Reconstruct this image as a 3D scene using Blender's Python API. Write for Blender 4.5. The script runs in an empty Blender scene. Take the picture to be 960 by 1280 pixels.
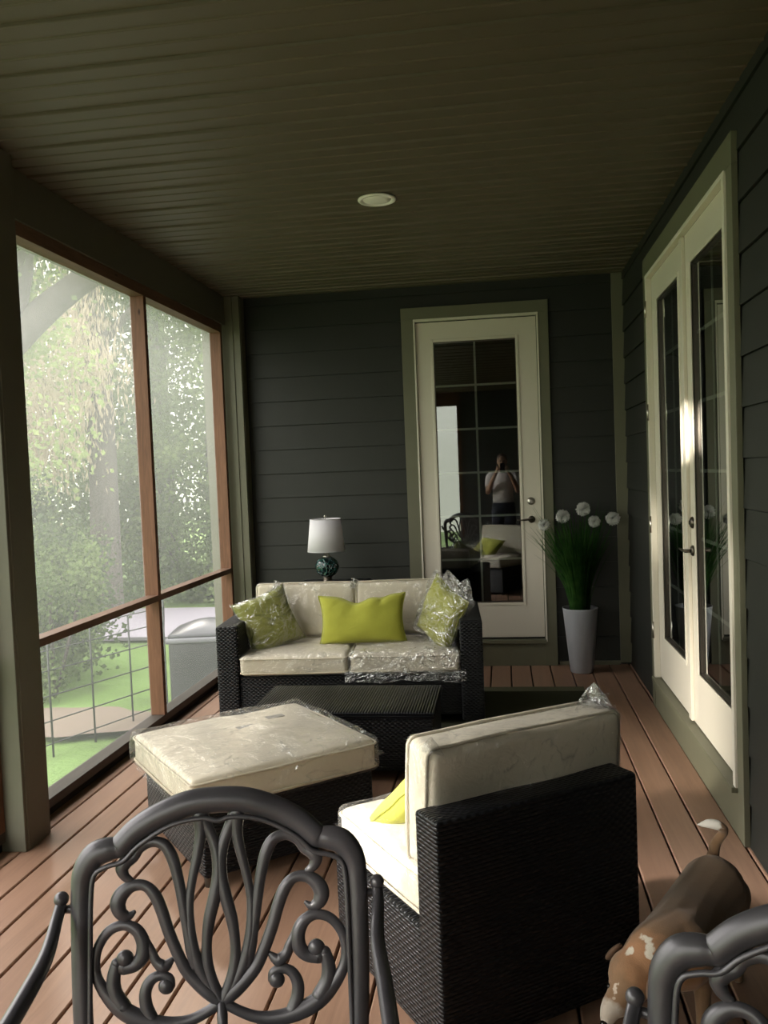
import bpy, bmesh, math, random
import numpy as np
from mathutils import Vector, Matrix, noise
random.seed(7); rng = np.random.default_rng(7)
sc = bpy.context.scene
COL = sc.collection
R = math.radians
PI = math.pi

# ------------------------------------------------------------------ helpers
def tag(o, label=None, cat=None, group=None, kind=None):
    if label: o['label'] = label
    if cat: o['category'] = cat
    if group: o['group'] = group
    if kind: o['kind'] = kind
    return o

def empty(name, loc=(0, 0, 0), rz=0.0, parent=None):
    o = bpy.data.objects.new(name, None); COL.objects.link(o)
    o.location = loc; o.rotation_euler = (0, 0, rz); o.empty_display_size = .05
    if parent: o.parent = parent
    return o

def thing(name, label, cat, loc=(0, 0, 0), rz=0.0, group=None):
    return tag(empty(name, loc, rz), label, cat, group)

def struct_empty(name, label, cat, loc=(0, 0, 0), rz=0):
    return tag(empty(name, loc, rz), label, cat, kind='structure')

def smoothstep(t): t = max(0, min(1, t)); return t * t * (3 - 2 * t)

def catmull(pts, n=6, closed=False):
    """pts: list of tuples of any dimension; returns a dense smooth list"""
    P = [np.array(p, float) for p in pts]; out = []
    m = len(P)
    rngs = range(m if closed else m - 1)
    for i in rngs:
        if closed: a, b, c, d = P[(i - 1) % m], P[i], P[(i + 1) % m], P[(i + 2) % m]
        else: a, b, c, d = P[max(i - 1, 0)], P[i], P[i + 1], P[min(i + 2, m - 1)]
        for k in range(n):
            t = k / n
            out.append(.5 * ((2 * b) + (-a + c) * t + (2 * a - 5 * b + 4 * c - d) * t * t + (-a + 3 * b - 3 * c + d) * t ** 3))
    if not closed: out.append(P[-1])
    return out

class MB:
    def __init__(s): s.v = []; s.f = []
    def add(s, vs, fs):
        o = len(s.v); s.v += [tuple(map(float, p)) for p in vs]; s.f += [tuple(i + o for i in f) for f in fs]; return s
    def box(s, a, b):
        x0, y0, z0 = a; x1, y1, z1 = b
        if x0 > x1: x0, x1 = x1, x0
        if y0 > y1: y0, y1 = y1, y0
        if z0 > z1: z0, z1 = z1, z0
        return s.add([(x0, y0, z0), (x1, y0, z0), (x1, y1, z0), (x0, y1, z0), (x0, y0, z1), (x1, y0, z1), (x1, y1, z1), (x0, y1, z1)],
                     [(0, 3, 2, 1), (4, 5, 6, 7), (0, 1, 5, 4), (1, 2, 6, 5), (2, 3, 7, 6), (3, 0, 4, 7)])
    def rbox(s, a, b, r=.01, bulge=(0, 0, 0), n=(10, 10, 4), fn=None):
        """rounded box on a shared grid; bulge pushes the x/y/z faces out; fn(p,n) displaces"""
        lo = np.minimum(a, b); hi = np.maximum(a, b); c = (lo + hi) / 2; h = (hi - lo) / 2
        r = min(r, *(h * .999)); idx = {}; vs = []; fs = []
        nx, ny, nz = n
        def coord(i, m, hh):
            # denser near the edges so that the rounding shows
            t = i / m
            k = min(r / hh, .9)
            e = max(2, m // 4)
            if i <= e: return -1 + k * (1 - math.cos(i / e * PI / 2)) if e else -1
            if i >= m - e: return 1 - k * (1 - math.cos((m - i) / e * PI / 2))
            return (-1 + k) + (2 - 2 * k) * (i - e) / (m - 2 * e)
        def vert(i, j, k):
            key = (i, j, k)
            if key in idx: return idx[key]
            p = np.array([coord(i, nx, h[0]), coord(j, ny, h[1]), coord(k, nz, h[2])])
            q = p * h; inner = np.clip(q, -(h - r), h - r); d = q - inner; L = np.linalg.norm(d)
            if L > 1e-9: q = inner + d / L * r
            nn = d / L if L > 1e-9 else np.zeros(3)
            q = q.copy()
            q[0] += bulge[0] * p[0] * (1 - p[1] ** 2) * (1 - p[2] ** 2)
            q[1] += bulge[1] * p[1] * (1 - p[0] ** 2) * (1 - p[2] ** 2)
            q[2] += bulge[2] * p[2] * (1 - p[0] ** 2) * (1 - p[1] ** 2)
            w = q + c
            if fn: w = np.array(fn(w, nn, p))
            idx[key] = len(vs); vs.append(tuple(w)); return idx[key]
        def face(m, l, f, flip):
            for i in range(m):
                for j in range(l):
                    q = (f(i, j), f(i + 1, j), f(i + 1, j + 1), f(i, j + 1))
                    fs.append(q[::-1] if flip else q)
        face(nx, ny, lambda i, j: vert(i, j, nz), False); face(nx, ny, lambda i, j: vert(i, j, 0), True)
        face(nx, nz, lambda i, j: vert(i, 0, j), False); face(nx, nz, lambda i, j: vert(i, ny, j), True)
        face(ny, nz, lambda i, j: vert(nx, i, j), False); face(ny, nz, lambda i, j: vert(0, i, j), True)
        return s.add(vs, fs)
    def tube(s, pts, r, seg=10, caps=True, flat=1.0, nrm=None, closed=False):
        """round (or flattened along nrm) tube; r number or list"""
        P = [Vector(p) for p in pts]; n = len(P)
        if not hasattr(r, '__len__'): r = [r] * n
        vs = []; fs = []; prev = None
        for i, p in enumerate(P):
            if closed: t = P[(i + 1) % n] - P[i - 1]
            else: t = P[min(i + 1, n - 1)] - P[max(i - 1, 0)]
            if t.length < 1e-9: t = Vector((0, 0, 1))
            t.normalize()
            if nrm is not None: u = Vector(nrm) - t * t.dot(Vector(nrm))
            elif prev is None: u = t.orthogonal()
            else: u = prev - t * t.dot(prev)
            if u.length < 1e-6: u = t.orthogonal()
            u.normalize(); prev = u; w = t.cross(u)
            for k in range(seg):
                a = 2 * PI * k / seg
                vs.append(p + (u * math.cos(a) * flat + w * math.sin(a)) * r[i])
        m = n if closed else n - 1
        for i in range(m):
            for k in range(seg):
                a = i * seg + k; b = i * seg + (k + 1) % seg; j = ((i + 1) % n) * seg
                fs.append((a, b, j + (k + 1) % seg, j + k))
        if caps and not closed:
            fs.append(tuple(range(seg))[::-1]); fs.append(tuple((n - 1) * seg + k for k in range(seg)))
        return s.add(vs, fs)
    def lathe(s, prof, seg=32, c=(0, 0, 0), axis='z'):
        vs = []; fs = []
        for r, z in prof:
            for k in range(seg):
                a = 2 * PI * k / seg; x, y = r * math.cos(a), r * math.sin(a)
                if axis == 'z': q = (c[0] + x, c[1] + y, c[2] + z)
                elif axis == 'y': q = (c[0] + x, c[1] + z, c[2] + y)
                else: q = (c[0] + z, c[1] + x, c[2] + y)
                vs.append(q)
        for i in range(len(prof) - 1):
            for k in range(seg):
                a = i * seg + k; b = i * seg + (k + 1) % seg
                fs.append((a, b, b + seg, a + seg))
        if prof[0][0] > 1e-6: fs.append(tuple(range(seg))[::-1])
        if prof[-1][0] > 1e-6: fs.append(tuple((len(prof) - 1) * seg + k for k in range(seg)))
        return s.add(vs, fs)
    def ball(s, c, r, seg=14, rings=9, sc_=(1, 1, 1)):
        prof = []
        vs = []; fs = []
        for i in range(rings + 1):
            th = PI * i / rings
            for k in range(seg):
                a = 2 * PI * k / seg
                vs.append((c[0] + r * sc_[0] * math.sin(th) * math.cos(a), c[1] + r * sc_[1] * math.sin(th) * math.sin(a), c[2] - r * sc_[2] * math.cos(th)))
        for i in range(rings):
            for k in range(seg):
                a = i * seg + k; b = i * seg + (k + 1) % seg
                fs.append((a, b, b + seg, a + seg))
        return s.add(vs, fs)
    def grid(s, f, nu, nv, closed_u=False):
        vs = [f(i / nu, j / nv) for j in range(nv + 1) for i in range(nu + (0 if closed_u else 1))]
        w = nu if closed_u else nu + 1; fs = []
        for j in range(nv):
            for i in range(nu):
                i2 = (i + 1) % w
                fs.append((j * w + i, j * w + i2, (j + 1) * w + i2, (j + 1) * w + i))
        return s.add(vs, fs)
    def xf(s, M, start=0):
        s.v[start:] = [tuple(M @ Vector(p)) for p in s.v[start:]]; return s
    def build(s, name, m, parent=None, smooth=False, bevel=0, loc=None, rot=None, auto=False, merge=False):
        me = bpy.data.meshes.new(name); me.from_pydata(s.v, [], s.f)
        bm = bmesh.new(); bm.from_mesh(me)
        if merge: bmesh.ops.remove_doubles(bm, verts=bm.verts, dist=1e-5)
        bmesh.ops.recalc_face_normals(bm, faces=bm.faces)
        bm.to_mesh(me); bm.free()
        if smooth or auto: me.polygons.foreach_set('use_smooth', [True] * len(me.polygons))
        me.materials.append(m)
        o = bpy.data.objects.new(name, me); COL.objects.link(o)
        if parent: o.parent = parent
        if loc is not None: o.location = loc
        if rot is not None: o.rotation_euler = rot
        if bevel:
            b = o.modifiers.new('b', 'BEVEL'); b.width = bevel; b.segments = 2; b.limit_method = 'ANGLE'; b.angle_limit = R(40)
        if auto:
            try: me.set_sharp_from_angle(angle=R(38))
            except Exception: pass
        return o

# ------------------------------------------------------------------ materials
class NT:
    def __init__(s, name):
        s.m = bpy.data.materials.new(name); s.m.use_nodes = True; s.t = s.m.node_tree; s.t.nodes.clear()
        s.out = s.t.nodes.new('ShaderNodeOutputMaterial')
    def n(s, typ, **kw):
        nd = s.t.nodes.new('ShaderNode' + typ)
        for k, v in kw.items():
            if k.startswith('i_'):
                nd.inputs[k[2:].replace('_', ' ')].default_value = v
            else: setattr(nd, k, v)
        return nd
    def l(s, a, b): s.t.links.new(a, b)
    def coord(s, scale=(1, 1, 1), rot=(0, 0, 0), loc=(0, 0, 0), which='Object'):
        c = s.n('TexCoord'); mp = s.n('Mapping'); mp.inputs['Scale'].default_value = scale
        mp.inputs['Rotation'].default_value = rot; mp.inputs['Location'].default_value = loc
        s.l(c.outputs[which], mp.inputs['Vector']); return mp.outputs[0]
    def noise(s, vec, scale, detail=4, rough=.55, dist=0):
        nd = s.n('TexNoise'); nd.inputs['Scale'].default_value = scale; nd.inputs['Detail'].default_value = detail
        nd.inputs['Roughness'].default_value = rough; nd.inputs['Distortion'].default_value = dist
        s.l(vec, nd.inputs['Vector']); return nd.outputs['Fac']
    def ramp(s, fac, stops, interp='LINEAR'):
        r = s.n('ValToRGB'); r.color_ramp.interpolation = interp
        while len(r.color_ramp.elements) < len(stops): r.color_ramp.elements.new(.5)
        for e, (p, c) in zip(r.color_ramp.elements, stops):
            e.position = p; e.color = (*c, 1) if len(c) == 3 else c
        s.l(fac, r.inputs[0]); return r.outputs[0]
    def math(s, op, a, b=None, c=None, clamp=False):
        nd = s.n('Math', operation=op); nd.use_clamp = clamp
        for i, x in enumerate((a, b, c)):
            if x is None: continue
            if hasattr(x, 'links'): s.l(x, nd.inputs[i])
            else: nd.inputs[i].default_value = x
        return nd.outputs[0]
    def mix(s, fac, a, b, mode='MIX'):
        nd = s.n('Mix', data_type='RGBA', blend_type=mode)
        for i, x in ((0, fac), (6, a), (7, b)):
            if hasattr(x, 'links'): s.l(x, nd.inputs[i])
            else: nd.inputs[i].default_value = x if i == 0 else ((*x, 1) if len(x) == 3 else x)
        return nd.outputs[2]
    def bump(s, h, strength=.4, dist=.01, normal=None):
        b = s.n('Bump'); b.inputs['Strength'].default_value = strength; b.inputs['Distance'].default_value = dist
        s.l(h, b.inputs['Height'])
        if normal is not None: s.l(normal, b.inputs['Normal'])
        return b.outputs[0]
    def bsdf(s, color, rough=.6, metal=0, spec=.5, normal=None, coat=0, sheen=0, trans=0, emis=None):
        p = s.n('BsdfPrincipled')
        for k, x in (('Base Color', color), ('Roughness', rough), ('Metallic', metal), ('Specular IOR Level', spec), ('Coat Weight', coat), ('Sheen Weight', sheen)):
            if hasattr(x, 'links'): s.l(x, p.inputs[k])
            else: p.inputs[k].default_value = (*x, 1) if (k == 'Base Color') else x
        if normal is not None: s.l(normal, p.inputs['Normal'])
        return p
    def done(s, sh):
        s.l(sh.outputs[0] if hasattr(sh, 'outputs') else sh, s.out.inputs['Surface']); return s.m

def mat_paint(name, col, rough=.55, var=.12, bump=.08, nscale=6, spec=.4):
    t = NT(name); v = t.coord()
    f = t.noise(v, nscale, 5); f2 = t.noise(v, 90, 3)
    c = t.mix(f, tuple(x * (1 - var) for x in col), tuple(x * (1 + var) for x in col))
    return t.done(t.bsdf(c, rough, spec=spec, normal=t.bump(f2, bump, .002)))

def mat_wood(name, dark, light, axis='y', rough=.6, knots=False, scale=1.0):
    t = NT(name)
    s = {'x': (1.2, 14, 14), 'y': (14, 1.2, 14), 'z': (14, 14, 1.2)}[axis]
    v = t.coord(tuple(k * scale for k in s))
    f = t.noise(v, 2.2, 6, .6, 1.2); f2 = t.noise(v, 9, 4, .6)
    f3 = t.noise(t.coord(), 1.3, 3)
    c = t.ramp(f, [(.28, dark), (.72, light)])
    c = t.mix(.35, c, t.ramp(f2, [(.3, tuple(x * .75 for x in dark)), (.8, light)]))
    c = t.mix(t.math('MULTIPLY', f3, .5), c, tuple(x * .6 for x in dark))
    if knots:
        vo = t.n('TexVoronoi'); vo.inputs['Scale'].default_value = 3.2
        t.l(t.coord((2.4, 2.4, .9) if axis == 'z' else (2.4, .9, 2.4)), vo.inputs['Vector'])
        k = t.ramp(vo.outputs['Distance'], [(.035, (1, 1, 1)), (.075, (0, 0, 0))])
        c = t.mix(k, c, (.035, .015, .008))
    return t.done(t.bsdf(c, rough, spec=.35, normal=t.bump(f2, .2, .002)))

def mat_wicker(name, col=(.009, .0095, .012), row=.011, colm=.014, rough=.36, ribs=False):
    """woven resin strip: rows that pass over and under, chosen by the face direction"""
    t = NT(name); tc = t.n('TexCoord'); sp = t.n('SeparateXYZ'); t.l(tc.outputs['Object'], sp.inputs[0])
    sn = t.n('SeparateXYZ'); t.l(tc.outputs['Normal'], sn.inputs[0])
    x, y, z = sp.outputs; top = t.math('GREATER_THAN', t.math('ABSOLUTE', sn.outputs[2]), .6)
    sidex = t.math('GREATER_THAN', t.math('ABSOLUTE', sn.outputs[0]), .6)
    def sel(f, a, b):   # f ? b : a
        return t.math('ADD', t.math('MULTIPLY', a, t.math('SUBTRACT', 1, f)), t.math('MULTIPLY', b, f))
    if ribs:
        u = sel(top, z, x); w = sel(top, sel(sidex, x, y), y)
    else:
        u = sel(top, z, y); w = sel(top, sel(sidex, x, y), x)
    ru = t.math('DIVIDE', u, row * 2); cell = t.math('FLOOR', t.math('MULTIPLY', ru, 2))
    par = t.math('MULTIPLY', t.math('MODULO', t.math('ABSOLUTE', cell), 2), PI)
    rowh = t.math('ABSOLUTE', t.math('SINE', t.math('MULTIPLY', ru, 2 * PI)))
    wave = t.math('SINE', t.math('ADD', t.math('MULTIPLY', w, PI / colm), par))
    wv = t.math('MULTIPLY_ADD', wave, .5, .5)
    h = t.math('MULTIPLY', t.math('POWER', rowh, .6), t.math('MULTIPLY_ADD', wv, .6, .4)) if not ribs else rowh
    c = t.mix(h, tuple(k * .25 for k in col), col)
    n = t.bump(h, 1.0, .006 if not ribs else .005)
    nf = t.noise(tc.outputs['Object'], 60, 2)
    return t.done(t.bsdf(c, t.math('MULTIPLY_ADD', nf, .2, rough - .1), spec=.16 if ribs else .30, normal=n))

def mat_fabric(name, col, weave=.0016, rough=.9, var=.1, spot=None):
    t = NT(name); v = t.coord()
    w = t.n('TexWave', wave_type='BANDS', bands_direction='X'); w.inputs['Scale'].default_value = 1 / weave / 6; t.l(v, w.inputs['Vector'])
    w2 = t.n('TexWave', wave_type='BANDS', bands_direction='Y'); w2.inputs['Scale'].default_value = 1 / weave / 6; t.l(v, w2.inputs['Vector'])
    h = t.math('MULTIPLY', w.outputs['Fac'], w2.outputs['Fac'])
    f = t.noise(v, 5, 4); wr = t.noise(v, 14, 3, .6, 1.5)
    c = t.mix(f, tuple(x * (1 - var) for x in col), tuple(min(1, x * (1 + var)) for x in col))
    b = t.bump(wr, .35, .012); b2 = t.bump(h, .2, .0008, b)
    return t.done(t.bsdf(c, rough, spec=.25, normal=b2, sheen=.15))

def mat_plastic_film(name, amount=.16, scale=1.0, milk=.18):
    """clear polythene: mostly see-through, wrinkles catch the light in streaks"""
    t = NT(name); v = t.coord((1, 1, 1.4))
    n1 = t.noise(v, 4.5 * scale, 2, .5, 1.0); n2 = t.noise(v, 16 * scale, 3, .5, 1.2)
    ridge = t.math('SUBTRACT', 1, t.math('ABSOLUTE', t.math('MULTIPLY_ADD', n1, 8, -4)), clamp=True)
    h = t.math('ADD', t.math('MULTIPLY', n1, 2.2), t.math('MULTIPLY', n2, .5))
    nb = t.bump(h, .9, .05)
    gl = t.n('BsdfGlossy'); gl.inputs['Roughness'].default_value = .10; gl.inputs['Color'].default_value = (1, 1, 1, 1); t.l(nb, gl.inputs['Normal'])
    df = t.n('BsdfDiffuse'); df.inputs['Color'].default_value = (.85, .86, .9, 1)
    tr = t.n('BsdfTransparent'); tr.inputs['Color'].default_value = (.97, .97, .97, 1)
    m0 = t.n('MixShader'); m0.inputs[0].default_value = milk; t.l(gl.outputs[0], m0.inputs[1]); t.l(df.outputs[0], m0.inputs[2])
    lw = t.n('LayerWeight'); lw.inputs['Blend'].default_value = .25; t.l(nb, lw.inputs['Normal'])
    gate = t.math('GREATER_THAN', t.noise(v, 3.1, 1), .52)
    thin = t.math('MULTIPLY', t.math('POWER', ridge, 9), gate)
    fac = t.math('ADD', t.math('MULTIPLY', lw.outputs['Fresnel'], .26), t.math('MULTIPLY', thin, amount))
    fac = t.math('ADD', fac, amount * .22, clamp=True)
    m = t.n('MixShader'); t.l(fac, m.inputs[0]); t.l(tr.outputs[0], m.inputs[1]); t.l(m0.outputs[0], m.inputs[2])
    return t.done(m)

def mat_glass_pane(name, refl=1.0, tint=(.55, .6, .58)):
    t = NT(name)
    tr = t.n('BsdfTransparent'); tr.inputs['Color'].default_value = (*tint, 1)
    gl = t.n('BsdfGlossy'); gl.inputs['Roughness'].default_value = .012; gl.inputs['Color'].default_value = (.92, .95, .95, 1)
    fr = t.n('Fresnel'); fr.inputs['IOR'].default_value = 1.5
    fac = t.math('MULTIPLY_ADD', fr.outputs[0], 2.0 * refl, .10, clamp=True)
    m = t.n('MixShader'); t.l(fac, m.inputs[0]); t.l(tr.outputs[0], m.inputs[1]); t.l(gl.outputs[0], m.inputs[2])
    return t.done(m)

def mat_screen(name):
    t = NT(name); v = t.coord()
    tr = t.n('BsdfTransparent'); tr.inputs['Color'].default_value = (1, 1, 1, 1)
    tl = t.n('BsdfTranslucent'); tl.inputs['Color'].default_value = (.86, .86, .88, 1)
    df = t.n('BsdfDiffuse'); df.inputs['Color'].default_value = (.3, .3, .3, 1)
    m0 = t.n('MixShader'); m0.inputs[0].default_value = .25; t.l(tl.outputs[0], m0.inputs[1]); t.l(df.outputs[0], m0.inputs[2])
    f = t.noise(v, 1.1, 2)
    sz = t.n('SeparateXYZ'); t.l(v, sz.inputs[0])
    g = t.math('MULTIPLY_ADD', sz.outputs[2], .42, -.20, clamp=True)      # haze of the lit mesh painted in, denser higher up
    fac = t.math('MULTIPLY_ADD', g, .23, .06); fac = t.math('MULTIPLY_ADD', f, .06, fac)
    m = t.n('MixShader'); t.l(fac, m.inputs[0]); t.l(tr.outputs[0], m.inputs[1]); t.l(m0.outputs[0], m.inputs[2])
    return t.done(m)

def mat_leaf(name, cols, trans=.45, nscale=1.5):
    t = NT(name); v = t.coord()
    f = t.noise(v, nscale, 3); f2 = t.noise(v, 23, 1)
    ff = t.math('ADD', t.math('MULTIPLY', f, .7), t.math('MULTIPLY', f2, .3))
    n = len(cols); c = t.ramp(ff, [(.32 + .36 * i / (n - 1), k) for i, k in enumerate(cols)])
    d = t.n('BsdfDiffuse'); t.l(c, d.inputs['Color']); tl = t.n('BsdfTranslucent'); t.l(c, tl.inputs['Color'])
    m = t.n('MixShader'); m.inputs[0].default_value = trans; t.l(d.outputs[0], m.inputs[1]); t.l(tl.outputs[0], m.inputs[2])
    return t.done(m)

def mat_plain(name, col, rough=.5, metal=0, spec=.5, coat=0):
    t = NT(name); v = t.coord(); f = t.noise(v, 30, 3)
    c = t.mix(f, tuple(x * .93 for x in col), tuple(min(1, x * 1.07) for x in col))
    return t.done(t.bsdf(c, rough, metal, spec, coat=coat))

SCREEN_HAZE = .19
M = {}
M['siding'] = mat_paint('siding_paint', (.0165, .0175, .0145), .55, .15, .15, 8)
M['green_trim'] = mat_paint('green_trim_paint', (.135, .132, .088), .5, .1, .1, 5)
M['post'] = mat_paint('post_paint', (.115, .112, .082), .5, .1, .1, 5)
M['white_trim'] = mat_paint('white_trim_paint', (.66, .62, .53), .42, .04, .04, 4)
M['door_white'] = mat_paint('door_white_paint', (.64, .59, .50), .4, .04, .04, 3)
M['pine'] = mat_wood('pine_stud_wood', (.13, .060, .032), (.27, .13, .072), 'z', .6, knots=True)
M['pine_rail'] = mat_wood('pine_rail_wood', (.12, .066, .042), (.24, .135, .085), 'y', .6, knots=True)
M['sill'] = mat_wood('weathered_sill_wood', (.04, .033, .027), (.085, .070, .058), 'y', .6)
M['screen'] = mat_screen('insect_screen')
M['glass'] = mat_glass_pane('door_glass')
M['muntin'] = mat_plain('muntin_white', (.80, .80, .70), .5)
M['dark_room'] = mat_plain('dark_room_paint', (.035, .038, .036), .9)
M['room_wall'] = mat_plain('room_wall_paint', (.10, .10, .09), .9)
M['nickel'] = mat_plain('brushed_nickel', (.45, .42, .38), .3, 1)
M['bronze'] = mat_plain('oil_bronze', (.10, .085, .07), .35, .9)
M['wicker'] = mat_wicker('black_resin_wicker')
M['wicker_ribs'] = mat_wicker('ribbed_resin_wicker', row=.014, ribs=True)
M['cream'] = mat_fabric('cream_cushion_fabric', (.70, .63, .50))
M['cream_piping'] = mat_fabric('cream_piping_fabric', (.66, .59, .46))
M['lime'] = mat_fabric('lime_pillow_fabric', (.36, .365, .05))
M['lime_dark'] = mat_fabric('olive_pillow_fabric', (.25, .26, .055))
M['film'] = mat_plastic_film('clear_plastic_film', .24, 1.2)
M['film_heavy'] = mat_plastic_film('clear_plastic_film_creased', .75, 2.4, .05)
M['care'] = mat_plain('grey_label_print', (.38, .36, .32), .8)

def mat_deck():
    t = NT('cedar_deck_boards'); tc = t.n('TexCoord'); sp = t.n('SeparateXYZ'); t.l(tc.outputs['Object'], sp.inputs[0])
    bi = t.math('FLOOR', t.math('DIVIDE', t.math('SUBTRACT', sp.outputs[0], .31), .148))
    cb = t.n('CombineXYZ'); t.l(t.math('MULTIPLY', bi, 7.3), cb.inputs[0]); t.l(t.math('MULTIPLY', bi, 3.1), cb.inputs[1])
    wn = t.n('TexWhiteNoise', noise_dimensions='3D'); t.l(cb.outputs[0], wn.inputs['Vector'])
    add = t.n('VectorMath', operation='ADD'); t.l(tc.outputs['Object'], add.inputs[0]); t.l(cb.outputs[0], add.inputs[1])
    mp = t.n('Mapping'); mp.inputs['Scale'].default_value = (16, 1.0, 16); t.l(add.outputs[0], mp.inputs['Vector'])
    g = t.noise(mp.outputs[0], 2, 7, .62, .9); blot = t.noise(tc.outputs['Object'], 2.6, 4)
    c = t.ramp(g, [(.25, (.205, .112, .072)), (.6, (.315, .182, .118)), (.85, (.39, .25, .175))])
    c = t.mix(t.math('MULTIPLY', wn.outputs['Value'], .45), c, (.23, .115, .075))
    c = t.mix(t.math('MULTIPLY', blot, .4), c, (.30, .20, .14))
    return t.done(t.bsdf(c, t.math('MULTIPLY_ADD', g, .2, .38), spec=.4, normal=t.bump(g, .25, .002)))
M['deck'] = mat_deck()
M['deck_under'] = mat_plain('dark_joist_gap', (.01, .008, .006), .9)

def mat_ceiling():
    t = NT('olive_beadboard'); v = t.coord(); f = t.noise(v, 3, 4); s = t.noise(v, 260, 2)
    c = t.mix(f, (.088, .072, .048), (.108, .090, .061))
    return t.done(t.bsdf(c, .5, spec=.4, normal=t.bump(s, .12, .001)))
M['ceil'] = mat_ceiling()
M['ceil_light'] = mat_plain('recessed_white', (.88, .86, .84), .5)

def mat_iron():
    t = NT('cast_aluminium_gunmetal'); v = t.coord(); f = t.noise(v, 18, 4); s = t.noise(v, 240, 2)
    c = t.mix(f, (.072, .068, .078), (.115, .108, .122))
    return t.done(t.bsdf(c, t.math('MULTIPLY_ADD', f, .14, .26), .4, .7, normal=t.bump(s, .06, .001)))
M['iron'] = mat_iron()

# ------------------------------------------------------------------ camera (solved from the room's edges)
F_, H_, YAW, PIT, ROL = 1070.04, 1.534, 0.139752, 0.04674, 0.039322
fwd = Vector((-math.sin(YAW) * math.cos(PIT), math.cos(YAW) * math.cos(PIT), -math.sin(PIT)))
rt = Vector((math.cos(YAW), math.sin(YAW), 0)); up = rt.cross(fwd)
r_ = rt * math.cos(ROL) - up * math.sin(ROL); u_ = rt * math.sin(ROL) + up * math.cos(ROL)
cam = bpy.data.cameras.new('camera'); camo = bpy.data.objects.new('camera', cam); COL.objects.link(camo)
camo.matrix_world = Matrix(((r_.x, u_.x, -fwd.x, 0), (r_.y, u_.y, -fwd.y, 0), (r_.z, u_.z, -fwd.z, H_), (0, 0, 0, 1)))
cam.sensor_fit = 'VERTICAL'; cam.sensor_height = 36; cam.sensor_width = 27; cam.lens = 36 * F_ / 1280; cam.clip_start = .02; cam.clip_end = 300
sc.camera = camo

# ------------------------------------------------------------------ room shell
D = 6.65; XR = .915; XL = -2.118; H = 2.947; YB = -2.6; GZ = -.62

# deck
mb = MB(); x = .31 - .148 * 20
while x < XR + .1:
    a, b = max(x + .004, -2.215), min(x + .144, .98)
    if b > a + .01:
        e = .004
        mb.add([(a, YB, -.03), (a, YB, -e), (a + e, YB, 0), (b - e, YB, 0), (b, YB, -e), (b, YB, -.03),
                (a, D + .05, -.03), (a, D + .05, -e), (a + e, D + .05, 0), (b - e, D + .05, 0), (b, D + .05, -e), (b, D + .05, -.03)],
               [(0, 1, 7, 6), (1, 2, 8, 7), (2, 3, 9, 8), (3, 4, 10, 9), (4, 5, 11, 10), (5, 0, 6, 11), (0, 5, 4, 3, 2, 1), (6, 7, 8, 9, 10, 11)])
    x += .148
floor = mb.build('floor', M['deck']); tag(floor, 'reddish cedar deck boards running toward the back wall', 'floor', kind='structure')
jo = MB().box((-2.215, YB, -.16), (.98, D + .05, -.035)).build('floor_joists', M['deck_under'], floor)

# ceiling: beadboard panels, a strong bead every 0.303 m and two fine ones between
mb = MB(); prof = []
y = YB
y0 = 3.121 - .303 * 19
ys = []
k = 0; yy = y0
while yy < D + .1:
    ys.append((yy, .009 if k % 3 == 0 else .004)); yy += .101; k += 1
prev = YB; pts = [(YB, 0)]
for yy, hgt in ys:
    if yy < YB + .05 or yy > D - .01: continue
    pts += [(yy - .010, 0), (yy - .007, -hgt * 1.0), (yy - .003, -hgt * 1.2), (yy + .001, -hgt * .2), (yy + .006, .004), (yy + .010, 0)]
pts.append((D + .05, 0))
vs = []; fs = []
for i, (a, b) in enumerate(pts): vs += [(-2.45, a, H + b), (1.05, a, H + b)]
for i in range(len(pts) - 1): fs.append((2 * i, 2 * i + 1, 2 * i + 3, 2 * i + 2))
n0 = len(vs); vs += [(-2.45, YB, H + .12), (1.05, YB, H + .12), (1.05, D + .05, H + .12), (-2.45, D + .05, H + .12)]
fs.append((n0, n0 + 1, n0 + 2, n0 + 3))
mb.add(vs, fs)
ceil = mb.build('ceiling', M['ceil']); tag(ceil, 'dark olive beadboard porch ceiling', 'ceiling', kind='structure')
MB().box((-2.6, YB - .1, H + .13), (1.2, D + .2, H + .25)).build('ceiling_roof_deck', M['ceil'], ceil)

# lap siding
def siding(mb, axis, plane, sgn, s0, s1, z0, z1, holes=(), zref=2.307, exp=.19):
    """courses along s on the plane; sgn = direction (toward the room) the laps stand out"""
    k = math.floor((z0 - zref) / exp); z = zref + k * exp
    while z < z1:
        za, zb = max(z, z0), min(z + exp, z1)
        cuts = sorted({za, zb} | {h[i] for h in holes for i in (2, 3) if za < h[i] < zb})
        for c0, c1 in zip(cuts[:-1], cuts[1:]):
            segs = [(s0, s1)]
            for h in holes:
                if h[2] <= c0 + 1e-6 and h[3] >= c1 - 1e-6:
                    ns = []
                    for a, b in segs:
                        if h[1] <= a or h[0] >= b: ns.append((a, b)); continue
                        if h[0] > a: ns.append((a, h[0]))
                        if h[1] < b: ns.append((h[1], b))
                    segs = ns
            for a, b in segs:
                def off(zz): return plane + sgn * (.014 - .010 * (zz - z) / exp)
                lo_ = c0 + (.0055 if abs(c0 - z) < 1e-6 else 0)
                def P(s, o, zz): return (s, o, zz) if axis == 'x' else (o, s, zz)
                o0, o1 = off(c0), off(c1)
                mb.add([P(a, o0, lo_), P(b, o0, lo_), P(b, o1, c1), P(a, o1, c1), P(a, plane, lo_), P(b, plane, lo_), P(b, plane - sgn * .004, c1), P(a, plane - sgn * .004, c1)],
                       [(0, 1, 2, 3), (4, 5, 1, 0), (0, 3, 7, 4), (1, 5, 6, 2), (4, 7, 6, 5), (3, 2, 6, 7)])
        z += exp

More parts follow.
